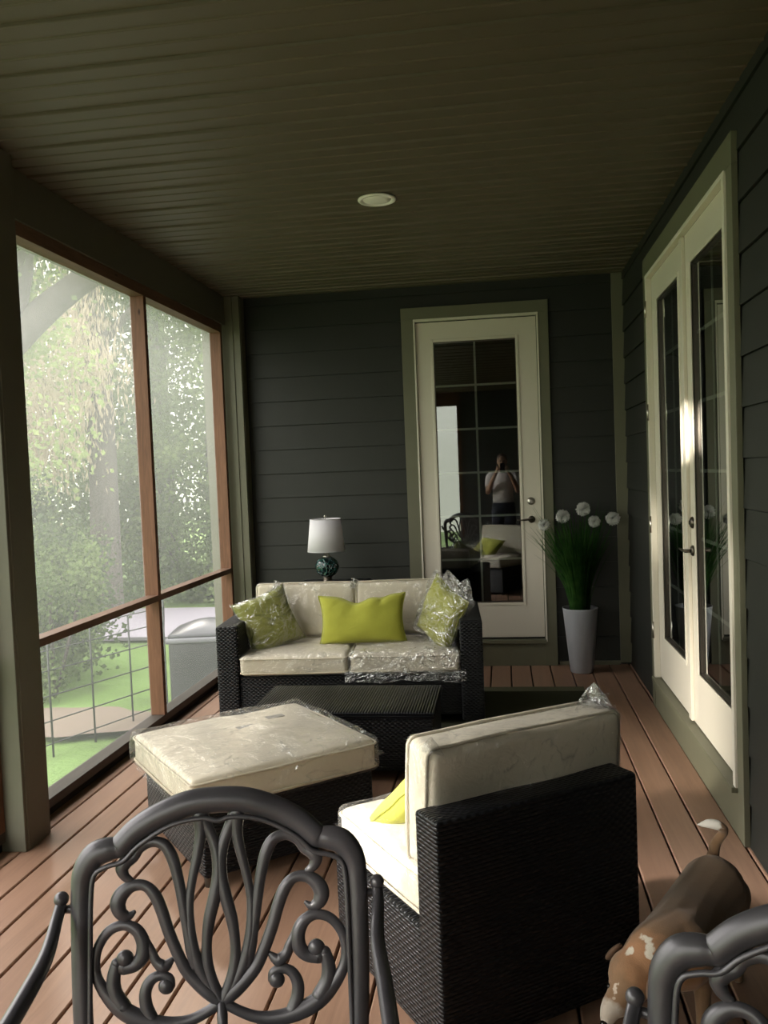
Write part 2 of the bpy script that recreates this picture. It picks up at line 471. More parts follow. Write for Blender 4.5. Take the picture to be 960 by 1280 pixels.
def slab_wall(mb, axis, a0, a1, s0, s1, z0, z1, holes=()):
    zs = sorted({z0, z1} | {h[i] for h in holes for i in (2, 3)})
    for c0, c1 in zip(zs[:-1], zs[1:]):
        segs = [(s0, s1)]
        for h in holes:
            if h[2] <= c0 + 1e-6 and h[3] >= c1 - 1e-6:
                ns = []
                for a, b in segs:
                    if h[0] > a: ns.append((a, h[0]))
                    if h[1] < b: ns.append((h[1], b))
                segs = ns
        for a, b in segs:
            if axis == 'x': mb.box((a, a0, c0), (b, a1, c1))
            else: mb.box((a0, a, c0), (a1, b, c1))

hb = (-.60, .25, .25, 2.62)     # back door opening
mb = MB(); siding(mb, 'x', D, -1, -2.12, XR, 0.02, H, [hb]); wb = mb.build('wall_back', M['siding'])
tag(wb, 'dark green lap siding at the end of the porch', 'wall', kind='structure')
mb = MB(); slab_wall(mb, 'x', D + .004, D + .14, -2.17, 1.1, -.2, H, [hb]); mb.build('wall_sheathing', M['siding'], wb)

hr = (3.60, 5.32, .25, 2.60)    # double door opening
mb = MB(); siding(mb, 'y', XR + .014, -1, YB, D, 0.0, H, [(3.50, 5.50, .01, 2.70)], zref=2.305, exp=.194); wr = mb.build('wall_right', M['siding'])
tag(wr, 'dark green lap siding along the house wall', 'wall', kind='structure')
mb = MB(); slab_wall(mb, 'y', XR + .018, XR + .15, YB, D + .1, -.2, H, [hr]); mb.build('wall_sheathing', M['siding'], wr)

# dim rooms behind the doors
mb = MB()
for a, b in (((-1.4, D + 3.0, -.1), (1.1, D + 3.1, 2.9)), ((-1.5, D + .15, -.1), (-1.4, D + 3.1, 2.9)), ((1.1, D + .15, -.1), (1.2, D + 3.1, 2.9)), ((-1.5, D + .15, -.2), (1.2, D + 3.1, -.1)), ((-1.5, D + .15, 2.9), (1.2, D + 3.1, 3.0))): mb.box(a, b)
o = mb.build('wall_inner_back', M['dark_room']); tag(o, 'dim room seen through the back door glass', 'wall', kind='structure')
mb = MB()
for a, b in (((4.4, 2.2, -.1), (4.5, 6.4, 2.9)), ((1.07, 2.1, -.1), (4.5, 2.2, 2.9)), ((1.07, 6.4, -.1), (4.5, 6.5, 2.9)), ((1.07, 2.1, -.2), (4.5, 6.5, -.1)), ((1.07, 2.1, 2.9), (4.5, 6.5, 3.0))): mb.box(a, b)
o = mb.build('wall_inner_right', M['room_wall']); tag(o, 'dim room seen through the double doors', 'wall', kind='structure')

# right-back corner board and baseboard
o = MB().box((XR - .075, D - .032, .02), (XR + .012, D - .012, H - .001)).build('trim_1', M['green_trim'], bevel=.002); tag(o, 'narrow green corner board beside the potted plant', 'trim', kind='structure')
o = MB().box((.385, D - .030, .002), (XR - .076, D - .014, .032)).build('baseboard_back', M['green_trim']); tag(o, 'thin strip along the foot of the back wall', 'baseboard', kind='structure')

# ---- doors.  Local frame: x along the wall, y = out of the wall toward the room is negative, z up
def door_leaf(parent, x0, x1, z0, z1, gx0, gx1, gz0, gz1, yf, th=.045, cols=2, rows=6, mshow=True):
    mb = MB()
    mb.box((x0, yf, z0), (gx0, yf + th, z1)); mb.box((gx1, yf, z0), (x1, yf + th, z1))
    mb.box((gx0, yf, z0), (gx1, yf + th, gz0)); mb.box((gx0, yf, gz1), (gx1, yf + th, z1))
    leaf = mb.build('door_leaf', M['door_white'], parent)
    e = .022; mb = MB()   # raised bead round the glass
    for a, b in (((gx0 - e, gz0 - e), (gx0, gz1 + e)), ((gx1, gz0 - e), (gx1 + e, gz1 + e)), ((gx0, gz0 - e), (gx1, gz0)), ((gx0, gz1), (gx1, gz1 + e))):
        mb.box((a[0], yf - .006, a[1]), (b[0], yf + .01, b[1]))
    mb.build('glass_bead', M['door_white'], leaf, bevel=.003)
    mb = MB(); mb.box((gx0, yf + .004, gz0), (gx0 + .006, yf + .03, gz1)); mb.box((gx1 - .006, yf + .004, gz0), (gx1, yf + .03, gz1))
    mb.box((gx0, yf + .004, gz0), (gx1, yf + .03, gz0 + .008)); mb.box((gx0, yf + .004, gz1 - .008), (gx1, yf + .03, gz1))
    mb.build('glass_gasket', M['bronze'], leaf)
    g = MB().add([(gx0, yf + .016, gz0), (gx1, yf + .016, gz0), (gx1, yf + .016, gz1), (gx0, yf + .016, gz1)], [(0, 1, 2, 3)]).build('glass', M['glass'], leaf)
    mb = MB(); w = .008
    for i in range(1, cols):
        xx = gx0 + (gx1 - gx0) * i / cols; mb.box((xx - w, yf + .022, gz0), (xx + w, yf + .028, gz1))
    for i in range(1, rows):
        zz = gz0 + (gz1 - gz0) * i / rows; mb.box((gx0, yf + .0215, zz - w), (gx1, yf + .0285, zz + w))
    mb.build('muntin_grid', M['muntin'], leaf)
    return leaf

def lever(parent, x, z, yf, dirx, m):
    mb = MB().lathe([(.0, -.012), (.022, -.012), (.027, -.006), (.027, .002)], 24, (x, yf, z), 'y')
    mb.tube([(x, yf - .01, z), (x, yf - .045, z)], .009, 12)
    mb.tube(catmull([(x, yf - .042, z), (x + dirx * .03, yf - .046, z + .002), (x + dirx * .075, yf - .042, z - .002), (x + dirx * .11, yf - .044, z + .001)], 4), [.0095] * 8 + [.007] * 5, 12, flat=.7)
    h = mb.build('door_handle', m, parent, smooth=True); tag(h, 'lever handle')
    return h
def deadbolt(parent, x, z, yf, m, turn=True):
    mb = MB().lathe([(.0, -.014), (.018, -.014), (.027, -.008), (.030, -.001), (.030, .002)], 24, (x, yf, z), 'y')
    if turn: mb.lathe([(0, -.019), (.010, -.019), (.011, -.013)], 16, (x, yf, z), 'y')
    return mb.build('deadbolt', m, parent, auto=True)

def casing(parent, x0, x1, zt, ww, wt, y, th, m, z0=0.0, name='casing'):
    mb = MB(); mb.box((x0, y, z0), (x0 + ww, y + th, zt - wt)); mb.box((x1 - ww, y, z0), (x1, y + th, zt - wt)); mb.box((x0, y, zt - wt), (x1, y + th, zt))
    return mb.build(name, m, parent, bevel=.002)

# back door (door_2) : local x = world x, y = world y - D
d2 = struct_empty('door_1', 'white single glazed door with grid panes in the back wall', 'door', (0, D, 0))
casing(d2, -.742, .372, 2.782, .094, .09, -.040, .026, M['green_trim'])
MB().box((-.648, -.036, .001), (.278, -.014, .178)).build('kick_board', M['green_trim'], d2)
casing(d2, -.648, .297, 2.692, .013, .020, -.046, .035, M['white_trim'], .187, 'brick_mould')
MB().box((-.640, -.062, .178), (.290, .03, .205)).build('threshold', M['green_trim'], d2, bevel=.003)
lf = door_leaf(d2, -.633, .281, .222, 2.664, -.500, .124, .492, 2.512, -.022)
deadbolt(lf, .205, 1.268, -.022, M['nickel']); lever(lf, .205, 1.128, -.022, -1, M['bronze'])
for z in (.5, 1.45, 2.4): MB().lathe([(.007, -.05), (.007, .05)], 10, (-.637, -.026, z)).build('hinge', M['nickel'], lf, smooth=True)

# double french doors in the right wall: local x = -(world y), facing -x.  parent rotated so local -y = world -x
d1 = struct_empty('door_2', 'white double glazed doors with grid panes in the house wall', 'door', (XR, 0, 0), R(-90))
# with rz=-90: local x -> world -y ; local y -> world x ; so local (lx,ly) = (-Y, X-XR)
casing(d1, -5.545, -3.465, 2.775, .085, .12, -.020, .024, M['green_trim'])
MB().box((-5.46, -.018, .001), (-3.55, .006, .185)).build('kick_board', M['green_trim'], d1)
casing(d1, -5.42, -3.55, 2.655, .035, .022, -.030, .034, M['white_trim'], .205, 'brick_mould')
MB().box((-5.42, -.045, .185), (-3.55, .03, .208)).build('threshold', M['green_trim'], d1, bevel=.003)
la = door_leaf(d1, -5.385, -4.462, .215, 2.633, -5.21, -4.61, .485, 2.475, .004)
lb = door_leaf(d1, -4.458, -3.585, .215, 2.633, -4.31, -3.70, .485, 2.475, .004)
MB().box((-4.49, -.014, .22), (-4.43, .004, 2.63)).build('astragal', M['door_white'], la, bevel=.003)
deadbolt(lb, -4.385, 1.225, .004, M['bronze']); lever(lb, -4.385, 1.085, .004, -1, M['bronze'])
for z in (.5, 1.15, 1.83, 2.45): MB().lathe([(.008, -.05), (.008, .05)], 10, (-5.392, -.032, z)).build('hinge', M['nickel'], la, smooth=True)

# ---- left side: beam, posts, wood frame, screens
o = MB().box((-2.36, YB, 2.722), (XL + .012, D, H - .002)).build('wall_left', M['post']); tag(o, 'dark olive beam above the porch screens', 'wall', kind='structure')
def post(n, y0, y1, label, x1=-2.03):
    mb = MB(); mb.box((-2.30, y0, .001), (x1, y1, H - .004)); mb.box((-2.2, y0 + .02, .001), (x1 + .004, y1 - .02, H - .006))
    o = mb.build('trim_%d' % n, M['post'], bevel=.003); tag(o, label, 'post', kind='structure'); return o
post(2, 3.27, 3.47, 'olive painted porch post at the left of the screens')
M['post'] = M['green_trim']
o = post(3, 6.50, 6.634, 'olive corner post between the screens and back wall', -1.99)
MB().box((-2.075, 6.490, .01), (-2.045, 6.499, H - .01)).build('corner_board', M['green_trim'], o)
M['post'] = bpy.data.materials['post_paint']
post(4, -.35, -.15, 'olive painted porch post behind the viewer')
def bay(n, ya, yb, studs, label, rail=True):
    w = struct_empty('window_%d' % n, label, 'screened window')
    dz = .038
    MB().box((XL - .09, ya, 2.655), (XL, yb, 2.721)).build('top_plate', M['pine_rail'], w, bevel=.002)
    MB().box((XL - .09, ya, .045), (XL, yb, .088)).build('bottom_plate', M['sill'], w, bevel=.002)
    MB().box((XL - .085, ya, .001), (XL - .02, yb, .045)).build('plate_shim', M['deck_under'], w)
    edges = []
    for (s, wd) in studs:
        MB().box((XL - .09, s - wd / 2, .088), (XL, s + wd / 2, 2.655)).build('stud', M['pine'], w, bevel=.002); edges.append((s - wd / 2, s + wd / 2))
    for (a, b) in zip(edges[:-1], edges[1:]):
        if rail: MB().box((XL - .075, a[1], .795), (XL - .002, b[0], .833)).build('rail', M['pine_rail'], w, bevel=.002)
        MB().add([(XL - .083, a[1] - .01, .08), (XL - .083, b[0] + .01, .08), (XL - .083, b[0] + .01, 2.66), (XL - .083, a[1] - .01, 2.66)], [(0, 1, 2, 3)]).build('screen', M['screen'], w)
    return w
bay(1, 3.47, 6.45, [(3.49, .04), (5.003, .04), (6.428, .044)], 'screened double bay of pine studs beside the sofa')
bay(2, -.15, 3.27, [(-.13, .04), (1.60, .04), (3.25, .04)], 'screened bay of pine studs left of the near post')
bay(3, YB, -.35, [(YB + .02, .04), (-.37, .04)], 'screened bay behind the viewer')
# rear end: siding on the house side, open screen on the garden side
M['siding_lit'] = mat_paint('siding_paint_lit', (.075, .08, .08), .55, .1, .1, 8)  # siding colour raised to paint in light for the door reflection
mb = MB(); siding(mb, 'x', YB, 1, -.75, XR, 0, H); wf = mb.build('wall_front', M['siding_lit']); tag(wf, 'dark lap siding at the near end of the porch', 'wall', kind='structure')
MB().box((-.75, YB - .1, 0), (XR + .1, YB - .003, H)).build('wall_sheathing', M['siding'], wf)
w = struct_empty('window_4', 'screened opening at the near end of the porch', 'screened window')
for a in (-2.08, -1.44, -.78): MB().box((a - .03, YB - .05, .09), (a + .03, YB + .03, 2.70)).build('stud', M['pine'], w)
MB().box((-2.11, YB - .05, .001), (-.75, YB + .03, .09)).build('bottom_plate', M['sill'], w); MB().box((-2.11, YB - .05, 2.70), (-.75, YB + .03, H)).build('top_plate', M['pine_rail'], w)
MB().add([(-2.05, YB - .04, .09), (-.8, YB - .04, .09), (-.8, YB - .04, 2.7), (-2.05, YB - .04, 2.7)], [(0, 1, 2, 3)]).build('screen', M['screen'], w)

# recessed ceiling light
t = thing('recessed_ceiling_light', 'round white recessed light set in the olive ceiling', 'ceiling light', (-.6, 4.456, H))
MB().lathe([(.098, -.003), (.100, -.008), (.096, -.013), (.080, -.014), (.074, -.004)], 40).build('trim_ring', M['ceil_light'], t, smooth=True)
MB().lathe([(.075, -.004), (.070, -.010), (.050, -.016), (0.0001, -.019)], 40).build('lens', M['ceil_light'], t, smooth=True)

# ------------------------------------------------------------------ furniture
def box_wicker(name, a, b, parent, m='wicker', r=.012):
    mb = MB(); mb.rbox(a, b, r, n=(8, 8, 8)); return mb.build(name, M[m], parent, auto=True)

def cushion(name, w, d, h, parent=None, loc=(0, 0, 0), rot=(0, 0, 0), bulge=.02, seed=0, film=None, film_amt=.012, mat='cream', fins=(), label=None):
    """box cushion with piping, optionally inside a loose clear bag"""
    def fn(p, n, q):
        e = noise.noise(Vector((p[0] * 5 + seed, p[1] * 5, p[2] * 6))) * .006
        pk = noise.noise(Vector((p[0] * 22 + seed * 3, p[1] * 22, 7))) * .003 * (abs(q[0]) > .8 or abs(q[1]) > .8)
        return p + n * (e + pk) + np.array([0, 0, e])
    mb = MB(); mb.rbox((-w / 2, -d / 2, 0), (w / 2, d / 2, h), .026, (.004, .004, bulge), (26, 22, 10), fn)
    c = mb.build(name, M[mat], parent, smooth=True, loc=loc, rot=rot)
    mb = MB()
    for z in (h - .016, .016):
        pts = []; r = .022; k = .006
        for cx, cy, a0 in ((1, 1, 0), (-1, 1, 90), (-1, -1, 180), (1, -1, 270)):
            for i in range(6):
                a = R(a0 + i * 18); pts.append((cx * (w / 2 - r) + (r + k * .3) * math.cos(a), cy * (d / 2 - r) + (r + k * .3) * math.sin(a), z))
        dense = []
        for i in range(len(pts)):
            a, b = Vector(pts[i]), Vector(pts[(i + 1) % len(pts)]); m = max(1, int((b - a).length / .03))
            for j in range(m):
                p = a.lerp(b, j / m); q = (p.x / (w / 2), p.y / (d / 2))
                p.x += .004 * q[0] * (1 - q[1] ** 2); p.y += .004 * q[1] * (1 - q[0] ** 2)
                p.z += noise.noise(Vector((p.x * 6 + seed, p.y * 6, 3))) * .004; dense.append(p)
        mb.tube(dense, .005, 8, closed=True)
    mb.build('piping', M[mat + '_piping' if mat + '_piping' in M else mat], c, smooth=True)
    if film:
        k = film_amt; M_ = M[film]
        def ff(p, n, q):
            v = Vector((p[0] * 7 + seed * 5, p[1] * 7, p[2] * 9))
            a = noise.noise(v * .8) * .008 + abs(noise.noise(v * 1.6)) * .007 - .001
            return p + n * max(a, -.004) + np.array([0, 0, max(0, a) * .4 * (1 if q[2] > 0 else -.2)])
        mb = MB(); mb.rbox((-w / 2 - k, -d / 2 - k, -.004), (w / 2 + k, d / 2 + k, h + k + bulge * .2), .03, (.004, .004, bulge), (40, 36, 10), ff)
        for fin in fins: film_fin(mb, *fin, seed=seed)
        mb.build('plastic_wrap', M_, c, smooth=True)
    if label: tag(c, label, 'cushion')
    return c

def film_fin(mb, p0, p1, out, length, seed=0, n=14, m=6, spike=0.0):
    """crumpled flap of film from edge p0-p1 outward"""
    p0, p1, out = Vector(p0), Vector(p1), Vector(out).normalized(); e = (p1 - p0); nn = e.cross(out).normalized()
    def f(u, v):
        L = length * (.65 + .5 * noise.noise(Vector((u * 3 + seed, seed * 2.1, 0))) + spike * max(0, 1 - abs(u - .5) * 3))
        p = p0 + e * u + out * (L * v)
        amp = .018 * v + .003
        return tuple(p + nn * (noise.noise(Vector((u * 9 + seed, v * 3, 1.7))) * amp * 1.8) + e.normalized() * (noise.noise(Vector((u * 6, v * 4, seed + 3.3))) * amp))
    mb.grid(f, n, m)

def spike(mb, base, tip, w, seed=0):
    """twisted corner of a plastic bag"""
    base, tip = Vector(base), Vector(tip); ax = tip - base; s = ax.normalized().orthogonal(); s2 = ax.normalized().cross(s)
    def f(u, v):
        a = u * 2 * PI; r = w * (1 - v) ** .8 * (.6 + .6 * abs(math.sin(a * 2 + seed)) ) + .001
        return tuple(base + ax * v + s * math.cos(a) * r + s2 * math.sin(a) * r * .45)
    mb.grid(f, 16, 7, closed_u=True)

def pillow_mesh(mb, w, h, t, seed=0, dip=0.0, n=26, conc=.10, fold=0):
    def surf(sg):
        def f(a, b):
            u, v = a * 2 - 1, b * 2 - 1
            x = u * w / 2 * (1 - conc * (1 - v * v) * abs(u) ** 3); z = v * h / 2 * (1 - conc * (1 - u * u) * abs(v) ** 3)
            th = t / 2 * (max(0, (1 - u * u)) ** .5 * max(0, (1 - v * v)) ** .5) ** .8
            wr = noise.noise(Vector((u * 2.2 + seed, v * 2.2, sg))) * .012 + noise.noise(Vector((u * 6 + seed, v * 4, sg * 2))) * .005
            z -= dip * math.exp(-((u + .12) / .28) ** 2) * max(0, v + .35) * h
            z -= dip * .5 * math.exp(-((u - .45) / .16) ** 2) * max(0, v) * h
            pl = 0
            if fold: pl = -.010 * sum(math.exp(-(((u - c0) - (v - .6) * sl) / .035) ** 2) for c0, sl in ((-.25, .25), (-.15, -.1), (.35, .35), (.45, .1), (-.6, .5))) * max(0, v + .2)
            y = sg * (th * (1 + wr * 6) + (pl if th > .01 else 0)) + noise.noise(Vector((u * 1.5, v * 1.5, seed))) * .01
            return (x, y, z)
        return f
    mb.grid(surf(1), n, n); mb.grid(surf(-1), n, n)
def pillow_edge(w, h, conc=.10, seed=0, dip=0):
    pts = []
    N = 24
    for side in range(4):
        for i in range(N):
            s = -1 + 2 * i / N
            u, v = ((s, -1), (1, s), (-s, 1), (-1, -s))[side]
            x = u * w / 2 * (1 - conc * (1 - v * v) * abs(u) ** 3); z = v * h / 2 * (1 - conc * (1 - u * u) * abs(v) ** 3)
            z -= dip * math.exp(-((u + .12) / .28) ** 2) * max(0, v + .35) * h
            z -= dip * .5 * math.exp(-((u - .45) / .16) ** 2) * max(0, v) * h
            pts.append((x, noise.noise(Vector((u * 1.5, v * 1.5, seed))) * .01, z))
    return pts
def pillow(name, w, h, t, label, loc, rot, mat='lime', seed=0, dip=0.0, film=False, fold=0, group=None):
    mb = MB(); pillow_mesh(mb, w, h, t, seed, dip, fold=fold)
    o = mb.build(name, M[mat], None, smooth=True, loc=loc, rot=rot, merge=True)
    tag(o, label, 'pillow', group)
    MB().tube(pillow_edge(w, h, seed=seed, dip=dip), .004, 8, closed=True).build('piping', M[mat], o, smooth=True)
    return o

# ---- loveseat
SR = R(3.6)
sofa = thing('wicker_loveseat', 'black wicker two-seat sofa with wide arms facing the coffee table', 'sofa', (-.955, 5.005, 0), SR)
SW, SD = 1.61, .78
box_wicker('seat_base', (-SW / 2 + .13, .015, .07), (SW / 2 - .13, SD - .1, .325), sofa)
for s in (-1, 1):
    box_wicker('arm', (s * SW / 2, 0, .035), (s * (SW / 2 - .135), SD - .02, .635), sofa)
box_wicker('backrest', (-SW / 2 + .10, SD - .12, .07), (SW / 2 - .10, SD, .655), sofa)
for sx in (-1, 1):
    for y in (.05, SD - .06): MB().lathe([(.02, 0), (.022, .04)], 16, (sx * (SW / 2 - .06), y, 0)).build('foot', M['bronze'], sofa)

def on_sofa(x, y, z):
    c, s = math.cos(SR), math.sin(SR); return (-.955 + x * c - y * s, 5.005 + x * s + y * c, z)
cw = .652
G = 'cream cushions of the loveseat in clear plastic'
cA = cushion('seat_cushion', cw, .60, .118, None, on_sofa(-.332, .285, .332), (0, 0, SR), .012, 1, 'film', .008,
        fins=[((-cw / 2 - .006, -.30, .03), (-cw / 2 - .006, -.05, .03), (-1, 0, 0), .05)])
tag(cA, 'cream seat cushion under the olive pillow, its plastic bag pulled smooth', 'cushion')
cB = cushion('seat_cushion', cw, .60, .118, None, on_sofa(.335, .285, .332), (0, 0, SR), .012, 2, 'film_heavy', .012)
mbx = MB()
def skirt(u, v):
    x = -cw / 2 - .03 + u * (cw + .07); z = .018 - v * .078 * (.8 + .3 * noise.noise(Vector((u * 5, 2, 0))))
    return (x, -.315 - .012 * noise.noise(Vector((u * 14, v * 3, 4))) - v * .012, z)
mbx.grid(skirt, 60, 6); mbx.build('plastic_flap', M['film_heavy'], cB, smooth=True)
tag(cB, 'cream seat cushion with crumpled plastic hanging over its front edge', 'cushion')
# back cushions stand on edge, leaning
def backc(x, seed, label, film, w):
    c = cushion('back_cushion', w, .36, .14, None, on_sofa(x, .655, .448), (R(90 - 8), 0, SR), .02, seed, film, .008)
    # lay the cushion's own y axis up
    tag(c, label, 'cushion'); return c
def stand_cushion(name, w, h, th, x, yb, z0, seed, label, film, lean=8, frame=on_sofa, rz=SR, fins=()):
    c = cushion(name, w, h, th, None, (0, 0, 0), (0, 0, 0), .018, seed, film, .008, fins=fins)
    # cushion local: x width, y height, z thickness -> rotate about x by +90-lean so y points up
    c.rotation_euler = (R(90 - lean), 0, rz)
    # world centre bottom : local (0,-h/2,0) should sit at frame(x,yb,z0)
    Rm = Matrix.Rotation(rz, 3, 'Z') @ Matrix.Rotation(R(90 - lean), 3, 'X')
    c.location = Vector(frame(x, yb, z0)) - Rm @ Vector((0, -h / 2, 0))
    tag(c, label, 'cushion'); return c
stand_cushion('back_cushion', .655, .345, .13, -.335, .625, .455, 3, 'cream back cushion behind the olive pillow, topped by a bag corner', 'film')
stand_cushion('back_cushion', .655, .345, .13, .335, .625, .455, 4, 'cream back cushion behind the plastic-bagged pillow', 'film')
for (x, z, sd) in ((-.52, .80, 1), (.0, .80, 2)):
    mb = MB(); spike(mb, (0, 0, 0), (-.02, -.02, .055), .03, sd)
    o = mb.build('bag_corner', M['film_heavy'], None, smooth=True)
    par = [q for q in COL.objects if q.name.startswith('back_cushion')][0 if sd == 1 else 1]
    bpy.context.view_layer.update()
    o.parent = par; o.matrix_parent_inverse = par.matrix_world.inverted(); o.location = on_sofa(x, .55, .79)

# pillows on the sofa
pl = pillow('throw_pillow', .37, .375, .15, 'square olive green pillow leaning on the arm in a plastic bag', (-1.515, 5.29, .605), (R(-16), R(-16), R(40)), 'lime_dark', 11)
mb = MB(); pillow_mesh(mb, .40, .40, .17, 12, n=22); spike(mb, (.15, .0, .16), (.17, .02, .22), .035, 3); mb.build('plastic_bag', M['film'], pl, smooth=True)
pillow('lumbar_pillow', .56, .315, .15, 'long lime green pillow with a pinched top at the middle of the sofa', (-.915, 5.33, .605), (R(-12), R(-1), SR), 'lime', 21, dip=.10, fold=1)
pr_ = pillow('throw_pillow', .36, .38, .15, 'lime pillow inside a shiny crumpled plastic bag at the right arm', (-.405, 5.29, .635), (R(-10), R(24), R(-52)), 'lime', 31)
mb = MB(); pillow_mesh(mb, .41, .43, .19, 33, n=26)
mb.v = [tuple(Vector(p) + Vector((noise.noise(Vector(p) * 14) * .02, noise.noise(Vector(p) * 14 + Vector((5, 5, 5))) * .03, noise.noise(Vector(p) * 14 + Vector((9, 1, 5))) * .02))) for p in mb.v]
spike(mb, (.10, 0, .19), (.08, .02, .30), .05, 1); spike(mb, (-.02, .0, .19), (-.08, -.02, .27), .045, 2); mb.build('plastic_bag', M['film_heavy'], pr_, smooth=True)

# ---- side table and lamp behind the sofa
st = thing('side_table', 'small black wicker table behind the sofa holding the lamp', 'table', (-1.27, 6.16, 0))
box_wicker('table_top', (-.26, -.22, .70), (.26, .22, .735), st)
for sx in (-1, 1):
    for sy in (-1, 1): box_wicker('leg', (sx * .25, sy * .21, 0), (sx * .20, sy * .16, .70), st, r=.006)
box_wicker('shelf', (-.20, -.16, .25), (.20, .16, .27), st, r=.004)

lp = thing('table_lamp', 'table lamp with white tapered shade and teal openwork ceramic base', 'lamp', (-1.305, 6.16, .735))
t = NT('lamp_shade_linen'); v = t.coord(); f = t.noise(v, 40, 3)
d = t.n('BsdfDiffuse'); d.inputs['Color'].default_value = (.78, .76, .80, 1); tl = t.n('BsdfTranslucent'); tl.inputs['Color'].default_value = (.7, .68, .7, 1)
mx = t.n('MixShader'); mx.inputs[0].default_value = .25; t.l(d.outputs[0], mx.inputs[1]); t.l(tl.outputs[0], mx.inputs[2]); M['shade'] = t.done(mx)
mb = MB(); mb.lathe([(.139, .235), (.112, .472)], 48)
mb.f = [f for f in mb.f if len(f) == 4]
s_ = mb.build('lamp_shade', M['shade'], lp, smooth=True); sm = s_.modifiers.new('s', 'SOLIDIFY'); sm.thickness = .002
mb = MB(); mb.tube([(.1385 * math.cos(a), .1385 * math.sin(a), .236) for a in np.linspace(0, 2 * PI, 48, endpoint=False)], .0022, 6, closed=True)
mb.build('shade_rim', M['shade'], s_, smooth=True)
mb = MB(); mb.tube([(.1125 * math.cos(a), .1125 * math.sin(a), .471) for a in np.linspace(0, 2 * PI, 48, endpoint=False)], .0022, 6, closed=True); mb.build('shade_rim', M['shade'], s_, smooth=True)
mb = MB(); mb.tube([(0, 0, .455), (0, 0, .485)], .004, 8); mb.ball((0, 0, .490), .010, 14, 8)
for k in range(3): a = k * 2 * PI / 3; mb.tube([(0, 0, .46), (.112 * math.cos(a), .112 * math.sin(a), .468)], .002, 6)
mb.build('finial', M['nickel'], lp, smooth=True)
t = NT('teal_glaze'); v = t.coord(); vo = t.n('TexVoronoi', feature='DISTANCE_TO_EDGE'); vo.inputs['Scale'].default_value = 34; t.l(v, vo.inputs['Vector'])
e = t.ramp(vo.outputs['Distance'], [(.0, (0, 0, 0)), (.16, (1, 1, 1))]); c = t.mix(e, (.03, .16, .15), (.002, .012, .012))
inv = t.math('SUBTRACT', 1, e)
M['teal'] = t.done(t.bsdf(c, .16, spec=.6, coat=.6, normal=t.bump(inv, 1, .012)))
mb = MB(); mb.lathe([(.030, .045), (.062, .062), (.082, .092), (.088, .122), (.080, .155), (.058, .180), (.030, .194)], 40); mb.build('lamp_base', M['teal'], lp, smooth=True)
mb = MB(); mb.lathe([(.042, 0), (.044, .008), (.034, .016), (.030, .030), (.034, .046)], 32); mb.build('foot', M['bronze'], lp, smooth=True)
mb = MB(); mb.lathe([(.034, .190), (.022, .205), (.012, .222), (.010, .26), (.016, .275), (.016, .33), (.006, .34)], 28); mb.tube([(0, 0, .33), (0, 0, .46)], .003, 8); mb.build('neck', M['nickel'], lp, smooth=True)

# ---- coffee table
ct = thing('coffee_table', 'low black wicker coffee table with a ribbed top before the sofa', 'table', (-.845, 4.395, 0))
box_wicker('table_top', (-.475, -.275, .315), (.475, .275, .35), ct, 'wicker_ribs', .01)
box_wicker('apron', (-.465, -.265, .05), (.465, .265, .314), ct)
for sx in (-1, 1):
    for sy in (-1, 1): MB().lathe([(.018, 0), (.02, .05)], 14, (sx * .43, sy * .23, 0)).build('foot', M['bronze'], ct)

# ---- ottoman
OR_ = R(40)
oc = Vector((-1.092, 3.487))
ot = thing('wicker_ottoman', 'square black wicker ottoman standing between the chairs and the coffee table', 'ottoman', (oc.x, oc.y, 0), OR_)
box_wicker('body', (-.365, -.355, .045), (.375, .355, .305), ot)
for sx in (-1, 1):
    for sy in (-1, 1): MB().lathe([(.02, 0), (.022, .05)], 14, (sx * .33, sy * .31, 0)).build('foot', M['bronze'], ot)
oc_c = cushion('seat_cushion', .80, .745, .125, None, (oc.x - .006, oc.y - .006, .307), (0, 0, OR_), .022, 5, 'film', .014,
               fins=[((.40, -.37, .05), (.41, .10, .06), (1, 0, 0), .07), ((.2, .37, .05), (.40, .37, .07), (0, 1, 0), .06), ((-.39, -.3, .0), (-.39, .3, .0), (-1, 0, -.4), .05)])
for a, b in (((-.03, .06, .1440), (.05, .10, .1465)), ((.14, .13, .1420), (.22, .17, .1445))): MB().box(a, b).build('care_label', M['care'], oc_c)
tag(oc_c, 'large cream cushion in a clear plastic bag lying on the ottoman', 'cushion')

# ---- armless wicker chair seen from behind
AR = R(35.1); ax0 = Vector((-.1945, 2.095))
def on_chair(x, y, z):
    c, s = math.cos(AR), math.sin(AR); return (ax0.x + x * c - y * s, ax0.y + x * s + y * c, z)
ac = thing('wicker_armchair', 'black wicker lounge chair seen from behind beside the dog', 'chair', (ax0.x, ax0.y, 0), AR)
AW = .668
box_wicker('backrest', (0, 0, .03), (AW, .115, .65), ac)
box_wicker('seat_base', (.008, .116, .03), (AW - .008, .675, .325), ac)
for sx in (.05, AW - .05):
    for sy in (.06, .62): MB().lathe([(.02, 0), (.022, .035)], 14, (sx, sy, 0)).build('foot', M['bronze'], ac)
p = on_chair(AW / 2, .41, .327)
c = cushion('seat_cushion', .60, .56, .125, None, p, (0, 0, AR), .022, 6, 'film', .010, fins=[((-.3, .28, .05), (.3, .28, .05), (0, 1, 0), .05)])
tag(c, 'bright cream seat cushion of the wicker chair', 'cushion')
stc = stand_cushion('back_cushion', .655, .35, .135, AW / 2 + .04, .255, .455, 7, 'cream cushion propped on the back of the wicker chair in plastic', 'film', lean=-4, frame=on_chair, rz=AR,
                    fins=[((.33, -.17, .06), (.33, .165, .06), (1, .05, 0), .06), ((.215, .175, .06), (.33, .175, .06), (.4, 1, 0), .05)])
